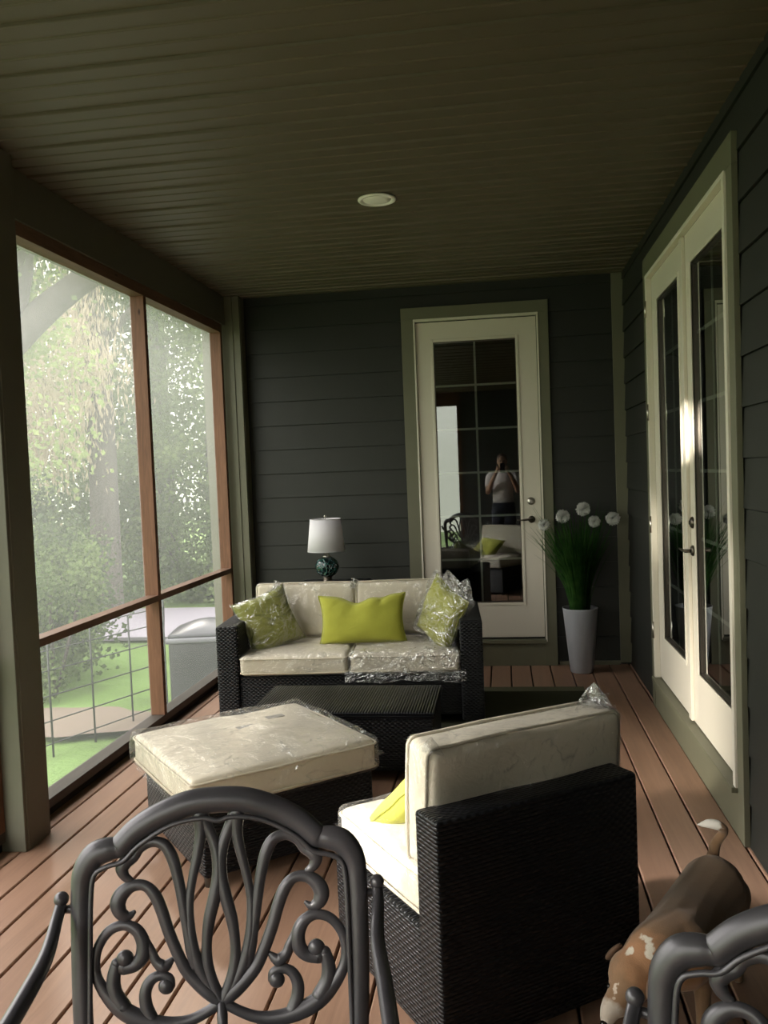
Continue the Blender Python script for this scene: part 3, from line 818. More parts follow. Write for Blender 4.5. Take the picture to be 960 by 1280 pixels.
mb = MB(); spike(mb, (.29, .155, .06), (.32, .235, .02), .05, 1); mb.build('bag_corner', M['film_heavy'], stc, smooth=True)
mb = MB(); spike(mb, (-.30, .15, .10), (-.335, .225, .15), .03, 2); mb.build('bag_corner', M['film_heavy'], stc, smooth=True)
cp_ = pillow('throw_pillow', .36, .36, .13, 'lime green pillow lying on the wicker chair seat', on_chair(.262, .440, .527), (0, 0, 0), 'lime', 41)
cp_.rotation_euler = (Matrix.Rotation(AR, 3, 'Z') @ Matrix.Rotation(R(50), 3, 'X') @ Matrix.Rotation(R(8), 3, 'Y')).to_euler()

# ---- rug
t = NT('green_rug_weave'); v = t.coord(); sp = t.n('SeparateXYZ'); t.l(v, sp.inputs[0])
band = t.math('GREATER_THAN', t.math('ABSOLUTE', sp.outputs[1]), .50)
c = t.mix(band, (.05, .052, .032), (.13, .13, .082)); f = t.noise(v, 150, 2)
M['rug'] = t.done(t.bsdf(c, .95, spec=.1, normal=t.bump(f, .5, .004)))
rug = MB().box((-.95, -.62, .0005), (.95, .62, .009)).build('rug', M['rug'], None, bevel=.002, loc=(-.45, 5.325, 0)); tag(rug, 'dark green rug with a paler border beside and under the sofa', 'rug')

# ---- planter
pt = thing('tall_planter', 'tall tapered pale grey planter of grass and white pompom flowers', 'potted plant', (.532, 6.42, 0))
M['planter'] = mat_plain('grey_zinc', (.36, .37, .40), .45, .1)
mb = MB(); mb.lathe([(.080, 0), (.083, .004), (.128, .470), (.130, .478), (.124, .478), (.120, .46), (.115, .44)], 48); mb.build('pot', M['planter'], pt, smooth=True)
MB().lathe([(.118, .435), (.0001, .445)], 30).build('soil', mat_plain('dark_soil', (.02, .015, .01), .95), pt)
M['blade'] = mat_leaf('grass_blade_green', [(.012, .035, .012), (.028, .08, .018), (.05, .12, .028)], .3, 9)
M['pompom'] = mat_plain('white_petals', (.72, .72, .70), .8)
mb = MB()
for k in range(330):
    a = rng.uniform(0, 2 * PI); r0 = rng.uniform(0, .07); L = rng.uniform(.50, .78); sp_ = rng.uniform(.05, .30) * (1.25 if math.cos(a) < 0 else .8)
    b = Vector((r0 * math.cos(a), r0 * math.sin(a), .44)); w0 = rng.uniform(.003, .006); dr = rng.uniform(-.1, .15)
    pts = []
    for i in range(7):
        s = i / 6; pts.append(b + Vector((math.cos(a) * sp_ * s ** 1.7, min(.085, math.sin(a) * sp_ * s ** 1.7 * .55), L * (s - dr * s ** 3))))
    side = Vector((-math.sin(a + .6), math.cos(a + .6), 0)); vs = []
    for i, q in enumerate(pts):
        ww = w0 * (1 - (i / 6) ** 2) + .0006
        vs += [q - side * ww, q + side * ww]
    mb.add(vs, [(2 * i, 2 * i + 1, 2 * i + 3, 2 * i + 2) for i in range(6)])
mb.build('grass_blades', M['blade'], pt)['kind'] = 'stuff'
for (fx, fz) in ((.424, 1.156), (.571, 1.205), (.649, 1.112), (.781, 1.130), (.285, 1.100)):
    fx -= .532; yy = -.02 if fx > -.2 else -.05
    mb = MB(); mb.tube(catmull([(fx * .15, 0, .44), (fx * .5, yy * .5, .8), (fx, yy, fz - .03)], 5), .0028, 6); stem = mb.build('flower_stem', M['blade'], pt, smooth=True)
    mb = MB(); rr = .056 if fz > 1.13 or fx > .2 else .048
    for i in range(170):
        z = 1 - 2 * (i + .5) / 170; a = i * 2.39996; q = math.sqrt(1 - z * z); d = Vector((q * math.cos(a), q * math.sin(a), z))
        s = d.orthogonal().normalized(); s2 = d.cross(s); R0 = rr * rng.uniform(.85, 1.05); c0 = Vector((fx, yy, fz))
        w0 = rr * .13
        mb.add([c0 + d * R0 * .2, c0 + d * R0 * .8 + s * w0, c0 + d * R0 + s2 * w0 * .2, c0 + d * R0 * .8 - s * w0, c0 + d * R0 * .75 + s2 * w0], [(0, 1, 2, 3), (0, 4, 2)])
    mb.build('flower_head', M['pompom'], stem)

# ---- cast aluminium dining chairs
def A(zx, zy): return ((zx - 908) * .000302, (1140 - zy) * .000306)
def rel(pts): return [(*A(a, b), w * .000302 / 2 * 1.32) for a, b, w in pts]
SCROLLS = [
    [(895, 1150, 60), (830, 1100, 70), (760, 1040, 66), (690, 965, 60), (640, 870, 58), (585, 740, 58), (545, 620, 60), (500, 520, 60), (440, 462, 52), (360, 458, 58), (295, 500, 72), (268, 560, 76), (290, 615, 66), (335, 632, 44), (368, 612, 22)],
    [(745, 960, 40), (725, 860, 56), (700, 740, 48), (672, 560, 52), (645, 420, 54), (610, 300, 60), (560, 225, 56), (485, 205, 50), (410, 235, 52), (370, 290, 50), (318, 318, 66), (296, 355, 64), (315, 400, 48), (350, 425, 34)],
    [(790, 60, 80), (795, 160, 60), (775, 280, 50), (740, 420, 44), (716, 560, 42), (716, 700, 48), (733, 830, 56), (770, 950, 58), (830, 1060, 56), (895, 1150, 56)],
    [(800, 60, 70), (845, 150, 56), (885, 250, 58), (900, 340, 60), (896, 440, 60), (870, 560, 62), (838, 680, 58), (820, 810, 50), (822, 930, 54), (850, 1040, 58), (900, 1150, 60)],
    [(300, 930, 66), (370, 918, 62), (418, 868, 70), (424, 790, 68), (382, 715, 60), (305, 684, 50), (215, 712, 48), (150, 795, 46), (128, 890, 46), (142, 985, 52), (200, 1080, 64), (290, 1165, 82), (400, 1225, 84), (540, 1262, 72), (690, 1255, 56), (820, 1205, 50), (905, 1150, 50)],
    [(262, 905, 60), (240, 985, 66), (248, 1070, 74), (300, 1160, 84)],
    [(445, 790, 40), (480, 850, 42), (505, 905, 50), (555, 935, 60), (610, 890, 20)],
    [(470, 1230, 70), (440, 1150, 62), (436, 1075, 58), (470, 1010, 52), (530, 985, 46), (585, 1005, 44), (595, 1045, 40)],
]
BALLS = [(312, 878, 52), (565, 1048, 48)]
def iron_chair(label, loc, rz):
    ch = thing('dining_chair', label, 'chair', loc, rz, 'cast metal patio dining chairs with scrollwork backs')
    rk = math.tan(R(10)); zb = .557
    def P(x, z, y=0): return (x, y + z * rk, zb + z)
    mb = MB()
    half = [(0, .357, .0185), (-.055, .353, .0185), (-.11, .335, .018), (-.155, .311, .017), (-.186, .283, .0165), (-.193, .279, .015), (-.21, .277, .017), (-.236, .268, .018), (-.256, .240, .0165), (-.262, .20, .0145), (-.262, .10, .0138), (-.259, 0, .0138), (-.254, -.08, .0138), (-.248, -.14, .0138)]
    pts = catmull([half[i] for i in range(len(half) - 1, 0, -1)] + [(-a, b, c) for a, b, c in half], 5)
    mb.tube([P(a, b) for a, b, c in pts], [c * 1.34 for a, b, c in pts], 16, nrm=(0, 1, -rk), flat=.8)
    # inner bead that follows the frame
    pts = catmull([(-.243, -.09), (-.242, .10), (-.241, .19), (-.235, .235), (-.21, .250), (-.18, .258), (-.15, .285), (-.09, .318), (-.03, .328), (0, .322), (.03, .328), (.09, .318), (.15, .285), (.18, .258), (.21, .250), (.235, .235), (.241, .19), (.242, .10), (.243, -.09)], 4)
    mb.tube([P(a, b, -.010) for a, b in pts], .0050, 8)
    # lower back bar
    mb.tube([P(x, -.095) for x in np.linspace(-.25, .25, 9)], .011, 10)
    mb.build('back_frame', M['iron'], ch, smooth=True)
    mb = MB()
    for S in SCROLLS:
        pts = catmull([(a, b, c) for a, b, c in rel(S)], 5)
        for sg in (1, -1):
            mb.tube([P(sg * a, b) for a, b, c in pts], [max(c, .0025) for a, b, c in pts], 12, nrm=(0, 1, -rk), flat=.7)
            e = pts[-1]; mb.ball(P(sg * e[0], e[1]), max(e[2], .0025), 12, 8, (1, .7, 1)); e = pts[0]; mb.ball(P(sg * e[0], e[1]), e[2], 12, 8, (1, .7, 1))
    for bx, bz, w in BALLS:
        a, b = A(bx, bz)
        for sg in (1, -1): mb.ball(P(sg * a, b), w * .00032, 16, 10, (1, .75, 1))
    mb.tube([P(0, -.003), P(0, -.095)], .010, 10)
    mb.build('scrollwork', M['iron'], ch, smooth=True)
    for sg in (-1, 1):
        mb = MB(); path = catmull([(sg * .300, .034, .738), (sg * .301, .01, .722), (sg * .296, -.07, .692), (sg * .305, -.17, .668), (sg * .312, -.30, .655), (sg * .312, -.40, .645), (sg * .300, -.47, .60), (sg * .275, -.455, .53), (sg * .25, -.42, .455)], 5)
        mb.tube(path, [.0115 + .004 * smoothstep((i - 4) / 10) for i in range(len(path))], 12, flat=.85); mb.ball((sg * .300, .036, .748), .0140, 16, 10)
        mb.tube([(sg * .300, .036, .728), (sg * .262, .034, .728)], .008, 8)
        mb.build('armrest', M['iron'], ch, smooth=True)
    mb = MB(); mb.rbox((-.25, -.46, .425), (.25, .0, .45), .012, (0, .02, -.006), (14, 14, 4)); st_ = mb.build('seat', M['iron'], ch, auto=True)
    for sg in (-1, 1):
        MB().tube(catmull([(sg * .235, -.43, .43), (sg * .245, -.45, .25), (sg * .25, -.48, .015)], 5), [.016] * 5 + [.013] * 6, 12).build('leg', M['iron'], ch, smooth=True)
        MB().tube(catmull([P(sg * .248, -.14), (sg * .243, .0, .30), (sg * .25, .08, .015)], 5), [.014] * 5 + [.013] * 6, 12).build('leg', M['iron'], ch, smooth=True)
    for a, b in ((-.24, .24),): MB().tube([(a, -.46, .20), (b, -.46, .20)], .008, 8).build('stretcher', M['iron'], ch, smooth=True)
    return ch
iron_chair('dark grey scrollwork metal chair whose whole back is in view', (-.555, 1.503, 0), R(10))
c2r = R(-20); bl = Vector((.167, 1.26)); off = Vector((-.300, .036)); off.rotate(Matrix.Rotation(c2r, 2))
iron_chair('dark grey scrollwork metal chair cut off at the corner near the dog', ((bl - off).x, (bl - off).y, 0), c2r)

# ------------------------------------------------------------------ bodies by voxel fusion of tapered limbs
def fused(name, m, limbs, balls=(), voxel=.006, smooth=4, parent=None):
    mb = MB()
    for pts, rad in limbs:
        d = catmull([(*p, r) for p, r in zip(pts, rad)], 5)
        P = [q[:3] for q in d]; r = [max(.002, q[3]) for q in d]
        mb.tube(P, r, 14)
        mb.ball(P[0], r[0], 12, 8); mb.ball(P[-1], r[-1], 12, 8)
    for b in balls:
        st_ = len(mb.v); mb.ball((0, 0, 0), 1, 18, 12, b[1]); Mx = Matrix.Translation(b[0])
        if len(b) > 2: Mx = Mx @ b[2].to_4x4()
        mb.xf(Mx, st_)
    o = mb.build(name, m, parent, smooth=True)
    rm = o.modifiers.new('r', 'REMESH'); rm.mode = 'VOXEL'; rm.voxel_size = voxel; rm.use_smooth_shade = True
    s = o.modifiers.new('s', 'SMOOTH'); s.factor = .5; s.iterations = smooth
    return o

def spots(t, base, lst, soft=.3):
    """paint soft-edged patches: (centre, radius, colour)"""
    tc = t.n('TexCoord'); nz = t.n('TexNoise'); nz.inputs['Scale'].default_value = 30; t.l(tc.outputs['Object'], nz.inputs['Vector'])
    c = base
    nzc = t.n('TexNoise'); nzc.inputs['Scale'].default_value = 45; nzc.inputs['Detail'].default_value = 2; t.l(tc.outputs['Object'], nzc.inputs['Vector'])
    sc1 = t.n('VectorMath', operation='MULTIPLY_ADD'); t.l(nzc.outputs['Color'], sc1.inputs[0]); sc1.inputs[1].default_value = (.03, .03, .03); sc1.inputs[2].default_value = (-.015, -.015, -.015)
    wp = t.n('VectorMath', operation='ADD'); t.l(tc.outputs['Object'], wp.inputs[0]); t.l(sc1.outputs[0], wp.inputs[1])
    for p, r, k in lst:
        d = t.n('VectorMath', operation='DISTANCE'); t.l(wp.outputs[0], d.inputs[0]); d.inputs[1].default_value = p
        q = t.math('ADD', t.math('DIVIDE', d.outputs['Value'], r), t.math('MULTIPLY_ADD', nz.outputs['Fac'], .5, -.25))
        f = t.ramp(q, [(1 - soft, (1, 1, 1)), (1.0, (0, 0, 0))]); c = t.mix(f, c, k)
    return c

# dog (world coordinates, origin on the floor under the chest)
DO = Vector((.45, 2.35, 0))
def dq(x, y, z): return (x - DO.x, y - DO.y, z)
rump, chest, nk, skull, muz = (.572, 2.565, .275), (.408, 2.26, .258), (.345, 2.20, .278), (.283, 2.165, .242), (.222, 2.108, .186)
t = NT('dog_coat'); v = t.coord(); f = t.noise(v, 7, 4); f2 = t.noise(t.coord((60, 60, 14)), 6, 2)
base = t.mix(f, (.17, .10, .056), (.28, .165, .088))
c = spots(t, base, [(dq(.50, 2.47, .38), .15, (.20, .125, .074)), (dq(.40, 2.18, .20), .09, (.28, .15, .07)), (dq(.32, 2.16, .27), .085, (.33, .17, .085)),
                    (dq(.302, 2.178, .345), .017, (.62, .56, .46)), (dq(.318, 2.165, .342), .015, (.62, .56, .46)), (dq(.322, 2.150, .325), .017, (.62, .56, .46)), (dq(.318, 2.140, .310), .014, (.62, .56, .46)), (dq(.280, 2.165, .298), .015, (.60, .54, .44)), (dq(.276, 2.160, .288), .012, (.60, .54, .44)),
                    (dq(.213, 2.098, .172), .052, (.50, .43, .36)), (dq(.228, 2.100, .196), .014, (.58, .48, .38)), (dq(.229, 2.103, .208), .010, (.58, .48, .38)), (dq(.231, 2.107, .218), .009, (.58, .48, .38)), (dq(.234, 2.112, .228), .009, (.58, .48, .38)), (dq(.238, 2.118, .238), .008, (.58, .48, .38)),
                    (dq(.201, 2.088, .161), .014, (.06, .05, .05)),
                    (dq(.56, 2.62, .440), .05, (.80, .77, .72)), (dq(.585, 2.62, .443), .03, (.80, .77, .72))])
M['dog'] = t.done(t.bsdf(c, .75, spec=.25, normal=t.bump(f2, .35, .003), sheen=.2))
limbs = [([dq(*rump), dq(.482, 2.42, .262), dq(*chest)], [.092, .088, .100]),
         ([dq(.415, 2.27, .270), dq(*nk), dq(.300, 2.175, .250)], [.088, .074, .058]),
         ([dq(*skull), dq(.258, 2.135, .208), dq(*muz), dq(.211, 2.096, .171)], [.062, .044, .028, .020]),
         # tail curling up, white tip
         ([dq(.585, 2.64, .31), dq(.600, 2.645, .375), dq(.622, 2.635, .415), dq(.608, 2.62, .438), dq(.578, 2.62, .445), dq(.545, 2.62, .441)], [.022, .016, .014, .015, .015, .006])]
for sx, off in ((1, (.045, .02)), (-1, (-.045, -.02))):
    px, py = off
    # hind: thigh, stifle forward, hock back, foot
    limbs.append(([dq(.575 + px, 2.575 + py * .2, .25), dq(.548 + px * 1.25, 2.515, .185), dq(.600 + px * 1.2, 2.61, .105), dq(.592 + px * 1.2, 2.59, .03), dq(.578 + px * 1.2, 2.555, .016)], [.062, .040, .019, .016, .019]))
    limbs.append(([dq(.425 + px, 2.275, .23), dq(.43 + px * 1.1, 2.30, .15), dq(.425 + px * 1.1, 2.275, .085), dq(.420 + px * 1.1, 2.27, .03), dq(.408 + px * 1.1, 2.24, .016)], [.045, .027, .019, .016, .019]))
balls = [(Vector(dq(.270, 2.15, .222)), (.050, .044, .038))]
dog = fused('dog', M['dog'], limbs, balls, .0065, 5)
dog.location = DO; tag(dog, 'small brown dog with white-tipped tail sniffing beside the wicker chair', 'dog')
M['dog_ear'] = mat_plain('dog_ear_fur', (.19, .115, .075), .85)
for (bx, by, bz), (tx, ty, tz) in (((.325, 2.118, .272), (.318, 2.090, .220)), ((.258, 2.205, .290), (.238, 2.225, .245))):
    b0, t0 = Vector(dq(bx, by, bz)), Vector(dq(tx, ty, tz)); axx = (t0 - b0).normalized(); outv = (b0 - Vector(dq(*skull))); outv = (outv - axx * outv.dot(axx)).normalized(); sd = axx.cross(outv)
    L_ = (t0 - b0).length; mb = MB(); st0 = 0
    mb.ball((0, 0, 0), 1, 16, 10, (.024, .009, L_ * .62))
    mb.v = [(x * (1 + .35 * z / L_), y, z) for x, y, z in mb.v]
    Rm = Matrix((sd, outv, axx)).transposed(); mb.v = [tuple(Rm @ Vector(p) + (b0 + t0) / 2 + outv * .004) for p in mb.v]
    mb.build('ear', M['dog_ear'], dog, smooth=True)
M['eye'] = mat_plain('dark_eye', (.01, .008, .006), .1)
for p in ((.252, 2.104, .208), (.222, 2.140, .224)): MB().ball(dq(*p), .0065, 12, 8).build('eye', M['eye'], dog, smooth=True)
MB().ball(dq(.202, 2.084, .163), .011, 12, 8, (1, 1, .8)).build('nose', M['eye'], dog, smooth=True)

# ------------------------------------------------------------------ the person taking the picture, mirrored in the back door
PO = Vector((-.01, -.40, 0))
M['skin'] = mat_plain('skin_tone', (.52, .30, .22), .55); M['tee'] = mat_fabric('white_cotton', (.70, .66, .68)); M['shorts'] = mat_fabric('navy_cotton', (.04, .045, .07)); M['hair'] = mat_plain('brown_hair', (.09, .05, .03), .7)
L = [([(0, 0, .93), (0, .01, 1.15), (0, 0, 1.36), (0, 0, 1.44)], [.135, .120, .135, .09]), ([(0, .005, 1.42), (0, .02, 1.54)], [.055, .052]),
     ([(-.17, 0, 1.39), (.17, 0, 1.39)], [.062, .062])]
for sg in (-1, 1):
    L.append(([(sg * .085, 0, .92), (sg * .095, .01, .52), (sg * .095, -.01, .28), (sg * .10, -.01, .09)], [.088, .060, .054, .036]))
    L.append(([(sg * .10, -.02, .05), (sg * .105, .08, .035), (sg * .11, .14, .025)], [.038, .034, .024]))
    L.append(([(sg * .18, 0, 1.39), (sg * .235, .07, 1.15), (sg * .16, .24, 1.33), (sg * .085, .315, 1.475)], [.052, .042, .036, .024]))
    L.append(([(sg * .085, .315, 1.475), (sg * .065, .335, 1.52)], [.028, .030]))
    for k in range(4): L.append(([(sg * .078, .335, 1.49 + k * .019), (sg * .080, .362, 1.495 + k * .019), (sg * .052, .372, 1.495 + k * .019)], [.0095, .009, .0075]))
    L.append(([(sg * .07, .325, 1.495), (sg * .055, .335, 1.50 + .02), (sg * .030, .340, 1.515)], [.011, .010, .008]))
person = fused('person', M['skin'], L, [(Vector((0, .03, 1.635)), (.074, .092, .108)), (Vector((0, .055, 1.585)), (.055, .065, .062)), (Vector((0, .128, 1.615)), (.012, .018, .022)), (Vector((-.076, .02, 1.62)), (.010, .018, .028)), (Vector((.076, .02, 1.62)), (.010, .018, .028))], .008, 4)
person.location = PO; tag(person, 'person in a white shirt holding up a phone, mirrored in the back door', 'person')
def lat(name, m, prof, sx_, sy_):
    mb = MB(); mb.lathe(prof, 28); mb.v = [(x * sx_, y * sy_, z) for x, y, z in mb.v]; return mb
mb = lat('s', None, [(.150, .86), (.148, 1.0), (.142, 1.15), (.155, 1.30), (.150, 1.40), (.105, 1.455), (.066, 1.475)], 1.12, .92)
for sg in (-1, 1): mb.tube(catmull([(sg * .12, 0, 1.40), (sg * .19, .005, 1.385), (sg * .225, .05, 1.24)], 5), [.072] * 4 + [.070] * 4 + [.062] * 3, 14)
mb.build('shirt', M['tee'], person, smooth=True)
mb = lat('s', None, [(.152, .98), (.160, .90), (.158, .80)], 1.12, .95)
for sg in (-1, 1): mb.tube([(sg * .088, 0, .86), (sg * .095, 0, .70), (sg * .10, 0, .50)], [.10, .095, .088], 16)
mb.build('shorts', M['shorts'], person, smooth=True)
mb = MB(); mb.ball((0, .012, 1.665), 1, 20, 12, (.083, .094, .092)); mb.ball((0, -.03, 1.62), 1, 18, 10, (.078, .070, .09)); mb.build('hair', M['hair'], person, smooth=True)
for sg in (-1, 1): MB().ball((sg * .028, .112, 1.635), .011, 12, 8).build('eye', M['eye'], person, smooth=True)
MB().tube([(-.022, .117, 1.572), (0, .122, 1.570), (.022, .117, 1.572)], .005, 8).build('mouth', mat_plain('lip_tone', (.42, .16, .14), .5), person, smooth=True)
ph = MB().rbox((-.037, -.004, -.072), (.037, .004, .072), .004, n=(8, 6, 8)).build('smartphone', mat_plain('black_phone', (.015, .015, .018), .25), None, auto=True, loc=(-.008, -.034, 1.530))
tag(ph, 'black phone held up by the person mirrored in the back door', 'phone')

# ------------------------------------------------------------------ outside
def mat_lawn():
    t = NT('lawn_green'); v = t.coord(); f = t.noise(v, .9, 5); f2 = t.noise(v, 14, 4)
    c = t.ramp(f, [(.35, (.065, .10, .035)), (.5, (.11, .18, .05)), (.66, (.15, .24, .075))])
    c = t.mix(t.math('MULTIPLY', f2, .5), c, (.07, .09, .038))
    return t.done(t.bsdf(c, .9, spec=.1, normal=t.bump(f2, .6, .03)))
mb = MB(); mb.grid(lambda a, b: (-40 + a * 60, -16 + b * 60, GZ + .05 * noise.noise(Vector((a * 18, b * 18, 0))) - (.0 if 1 else 0)), 60, 60)
g = mb.build('ground', mat_lawn(), smooth=True); tag(g, 'bright green lawn beyond the screens', 'lawn', kind='structure')
M['road'] = mat_plain('grey_asphalt', (.20, .185, .215), .85)
o = MB().box((-40, 10.9, GZ + .01), (-2.9, 13.4, GZ + .055)).build('road', M['road']); tag(o, 'pale grey driveway beyond the lawn', 'road', kind='structure')
M['soil'] = mat_plain('garden_soil', (.13, .10, .075), .95)
def patch(x, y, rx, ry, n=40, sd=1):
    mb = MB(); vs = [(x, y, GZ + .075)]
    for k in range(n):
        a = 2 * PI * k / n; q = 1 + .25 * noise.noise(Vector((math.cos(a) * 2 + sd, math.sin(a) * 2, 0)))
        vs.append((x + rx * q * math.cos(a), y + ry * q * math.sin(a), GZ + .068))
    mb.add(vs, [(0, 1 + k, 1 + (k + 1) % n) for k in range(n)]); o = mb.build('garden_bed', M['soil']); return tag(o, 'bare soil patch on the lawn behind the wire fence', 'soil', kind='structure')
patch(-3.85, 7.0, .75, .45)

M['bark'] = mat_wood('grey_bark', (.05, .043, .04), (.16, .14, .13), 'z', .95, scale=.4)
def leaves(center, rad, n, size, drop=.3, droopy=False, seed=0, holes=.0):
    size *= .62; n = int(n * 1.7)
    """n leaf quads in an ellipsoidal crown made of clumps"""
    g_ = np.random.default_rng(seed)
    nc = max(8, int(n / 230)); cc = g_.normal(size=(nc, 3)); cc /= np.linalg.norm(cc, axis=1)[:, None]; cc *= g_.uniform(.25, 1, (nc, 1)) ** .5
    which = g_.integers(0, nc, n); rr = g_.normal(size=(n, 3)) * .135 * (1 + g_.uniform(0, .5, (n, 1)))
    if droopy: rr[:, 2] = -np.abs(rr[:, 2]) * 1.6 + .1
    P = (cc[which] + rr) * np.array(rad) + np.array(center)
    P = P[P[:, 2] > GZ + .02]; n = len(P)
    a = g_.normal(size=(n, 3)); a /= np.linalg.norm(a, axis=1)[:, None]; b = g_.normal(size=(n, 3)); b -= a * (a * b).sum(1)[:, None]; b /= np.linalg.norm(b, axis=1)[:, None]
    if droopy: a = a * .35 + np.array([0, 0, -1]); a /= np.linalg.norm(a, axis=1)[:, None]
    s = size * g_.uniform(.6, 1.5, (n, 1)); L = a * s * (1.5 if droopy else 1); W = b * s * (.22 if droopy else .45)
    V = np.stack([P - L * .5, P + W, P + L * .5, P - W], 1).reshape(-1, 3)
    return V
def leaf_obj(name, V, m, parent):
    me = bpy.data.meshes.new(name); nq = len(V) // 4
    me.vertices.add(len(V)); me.vertices.foreach_set('co', V.astype(np.float32).ravel())
    me.loops.add(len(V)); me.loops.foreach_set('vertex_index', np.arange(len(V), dtype=np.int32))
    me.polygons.add(nq); me.polygons.foreach_set('loop_start', np.arange(0, len(V), 4, dtype=np.int32)); me.polygons.foreach_set('loop_total', np.full(nq, 4, dtype=np.int32))
    me.update(calc_edges=True); me.materials.append(m); o = bpy.data.objects.new(name, me); COL.objects.link(o); o.parent = parent; return o
M['leaf_mid'] = mat_leaf('leaf_mid_green', [(.07, .10, .045), (.14, .19, .08), (.24, .30, .13)], .5, .8)
M['leaf_light'] = mat_leaf('leaf_light_green', [(.13, .17, .07), (.25, .32, .12), (.42, .48, .20)], .5, .8)
M['leaf_dark'] = mat_leaf('leaf_dark_green', [(.045, .06, .038), (.09, .12, .065), (.16, .20, .10)], .4, .8)
M['leaf_pale'] = mat_leaf('leaf_pale_tan', [(.28, .28, .17), (.45, .38, .28), (.62, .52, .42)], .5, .7)

def tree(label, x, y, branches, crowns, group='trees beyond the lawn', name='tree', z=GZ):
    tr_ = thing(name, label, 'tree', (x, y, z), 0, group)
    mb = MB()
    for pts in branches:
        d = catmull(pts, 5)
        # pts: (dx, dy, dz, r)
        P = [q[:3] for q in d]; P = [Vector(p) + Vector((noise.noise(Vector(p) * 1.3) * .06, noise.noise(Vector(p) * 1.3 + Vector((3, 3, 3))) * .06, 0)) for p in P]
        mb.tube(P, [max(.004, q[3]) for q in d], 10)
    mb.build('trunk', M['bark'], tr_, smooth=True)
    for (c, r, n, s, m, droopy, sd) in crowns:
        V = leaves(c, r, n, s, droopy=droopy, seed=sd) ; V[:, 2] = np.maximum(V[:, 2], .0) if False else V[:, 2]
        leaf_obj('foliage', V, M[m], tr_)
    return tr_

# positions are chosen so the crowns leave bright gaps high up
tree('grey tree forking beside the near post, seen in the nearest screen', -5.9, 8.6,
     [[(-.5, -.3, -.2, .30), (-.2, -.1, 1.8, .26), (.05, 0, 3.0, .24), (.55, .15, 3.75, .22)],
      [(.45, .1, 3.6, .20), (.75, .2, 4.5, .17), (.80, .3, 6.0, .14)], [(.5, .1, 3.6, .19), (1.25, .5, 4.35, .14), (2.3, 1.0, 5.2, .09)]],
     [((.2, 0, 5.6), (2.0, 1.6, 1.3), 5200, .11, 'leaf_mid', False, 1), ((.0, .8, 3.0), (1.2, 1.2, 1.6), 3000, .10, 'leaf_light', False, 2)])
tree('tall straight trunk with thin crown just left of the middle stud', -6.35, 12.9,
     [[(0, 0, -.2, .26), (.05, 0, 3, .22), (.0, 0, 6.5, .18), (.1, 0, 9, .12)], [(0, 0, 4.2, .08), (.9, 0, 5.0, .05), (1.8, .2, 5.3, .02)], [(0, 0, 3.4, .07), (-1.1, 0, 3.9, .04), (-1.9, .2, 4.0, .02)]],
     [((0, .5, 6.8), (2.4, 1.5, 2.2), 6000, .12, 'leaf_dark', True, 3), ((-.6, -.6, 3.9), (1.5, 1.0, 1.5), 3200, .12, 'leaf_pale', True, 4)])
tree('weeping conifer with pale tan drooping sprays in the nearest screen', -8.1, 12.6,
     [[(0, 0, -.2, .22), (0, 0, 4, .17), (0, 0, 8, .08)]],
     [((0, -.3, 4.6), (1.9, 1.5, 2.2), 7500, .13, 'leaf_pale', True, 5), ((.2, -.3, 6.9), (1.8, 1.2, 1.2), 3000, .11, 'leaf_mid', False, 6)])
tree('hazy grey-green tree in the far screen', -5.2, 15.0,
     [[(0, 0, -.2, .26), (.1, 0, 3, .22), (.1, .1, 6.5, .16), (.0, 0, 9, .1)], [(.1, 0, 3.6, .09), (1.0, 0, 4.6, .05), (1.9, 0, 5.0, .02)]],
     [((0, 0, 6.0), (2.2, 1.6, 2.0), 6500, .12, 'leaf_dark', False, 7), ((0, -.4, 3.4), (1.6, 1.2, 1.7), 5000, .11, 'leaf_mid', False, 8)])
tree('yellow-green tree at the right edge of the far screen', -4.3, 17.4,
     [[(0, 0, -.2, .2), (0, 0, 4, .15), (0, 0, 7, .08)]],
     [((.2, 0, 3.5), (2.0, 1.5, 2.6), 7500, .12, 'leaf_light', False, 9)])
tree('dark tree standing far back between the trunks', -7.6, 18.5,
     [[(0, 0, -.2, .28), (0, 0, 5, .2), (0, 0, 9, .1)]],
     [((0, 0, 4.6), (3.2, 1.5, 3.6), 10000, .16, 'leaf_dark', False, 10)])
tree('broad dark tree farthest left behind the conifer', -12.5, 17.5,
     [[(0, 0, -.2, .3), (0, 0, 5, .2), (0, 0, 9, .1)]],
     [((0, 0, 4.6), (3.4, 1.8, 4.4), 10000, .17, 'leaf_dark', False, 12)])
# bushes
def bush(label, x, y, r, n, m, sd, size=.09):
    b = thing('bush', label, 'bush', (x, y, GZ), 0, 'bushes around the lawn')
    mb = MB()
    for k in range(6):
        a = k * 1.05; mb.tube(catmull([(0, 0, 0), (r[0] * .3 * math.cos(a), r[1] * .3 * math.sin(a), r[2] * .6), (r[0] * .6 * math.cos(a), r[1] * .6 * math.sin(a), r[2] * 1.2)], 4), .015, 6)
    mb.build('stem', M['bark'], b, smooth=True)
    V = leaves((0, 0, r[2] * .95), r, n, size, seed=sd); V[:, 2] = np.abs(V[:, 2]); leaf_obj('foliage', V, M[m], b); return b
bush('dark rounded bush low in the nearest screen', -5.55, 9.0, (1.15, 1.0, 1.05), 9000, 'leaf_dark', 21)
bush('leafy bush reaching over the wire fence', -4.55, 8.0, (.55, .6, .85), 2500, 'leaf_mid', 22, .07)
bush('tall green bush beyond the driveway at the left', -8.2, 15.0, (2.2, 1.0, 1.6), 9000, 'leaf_mid', 23, .12)
bush('green bush across the driveway below the yellow tree', -5.2, 14.4, (1.6, .8, 1.05), 7000, 'leaf_mid', 24, .10)
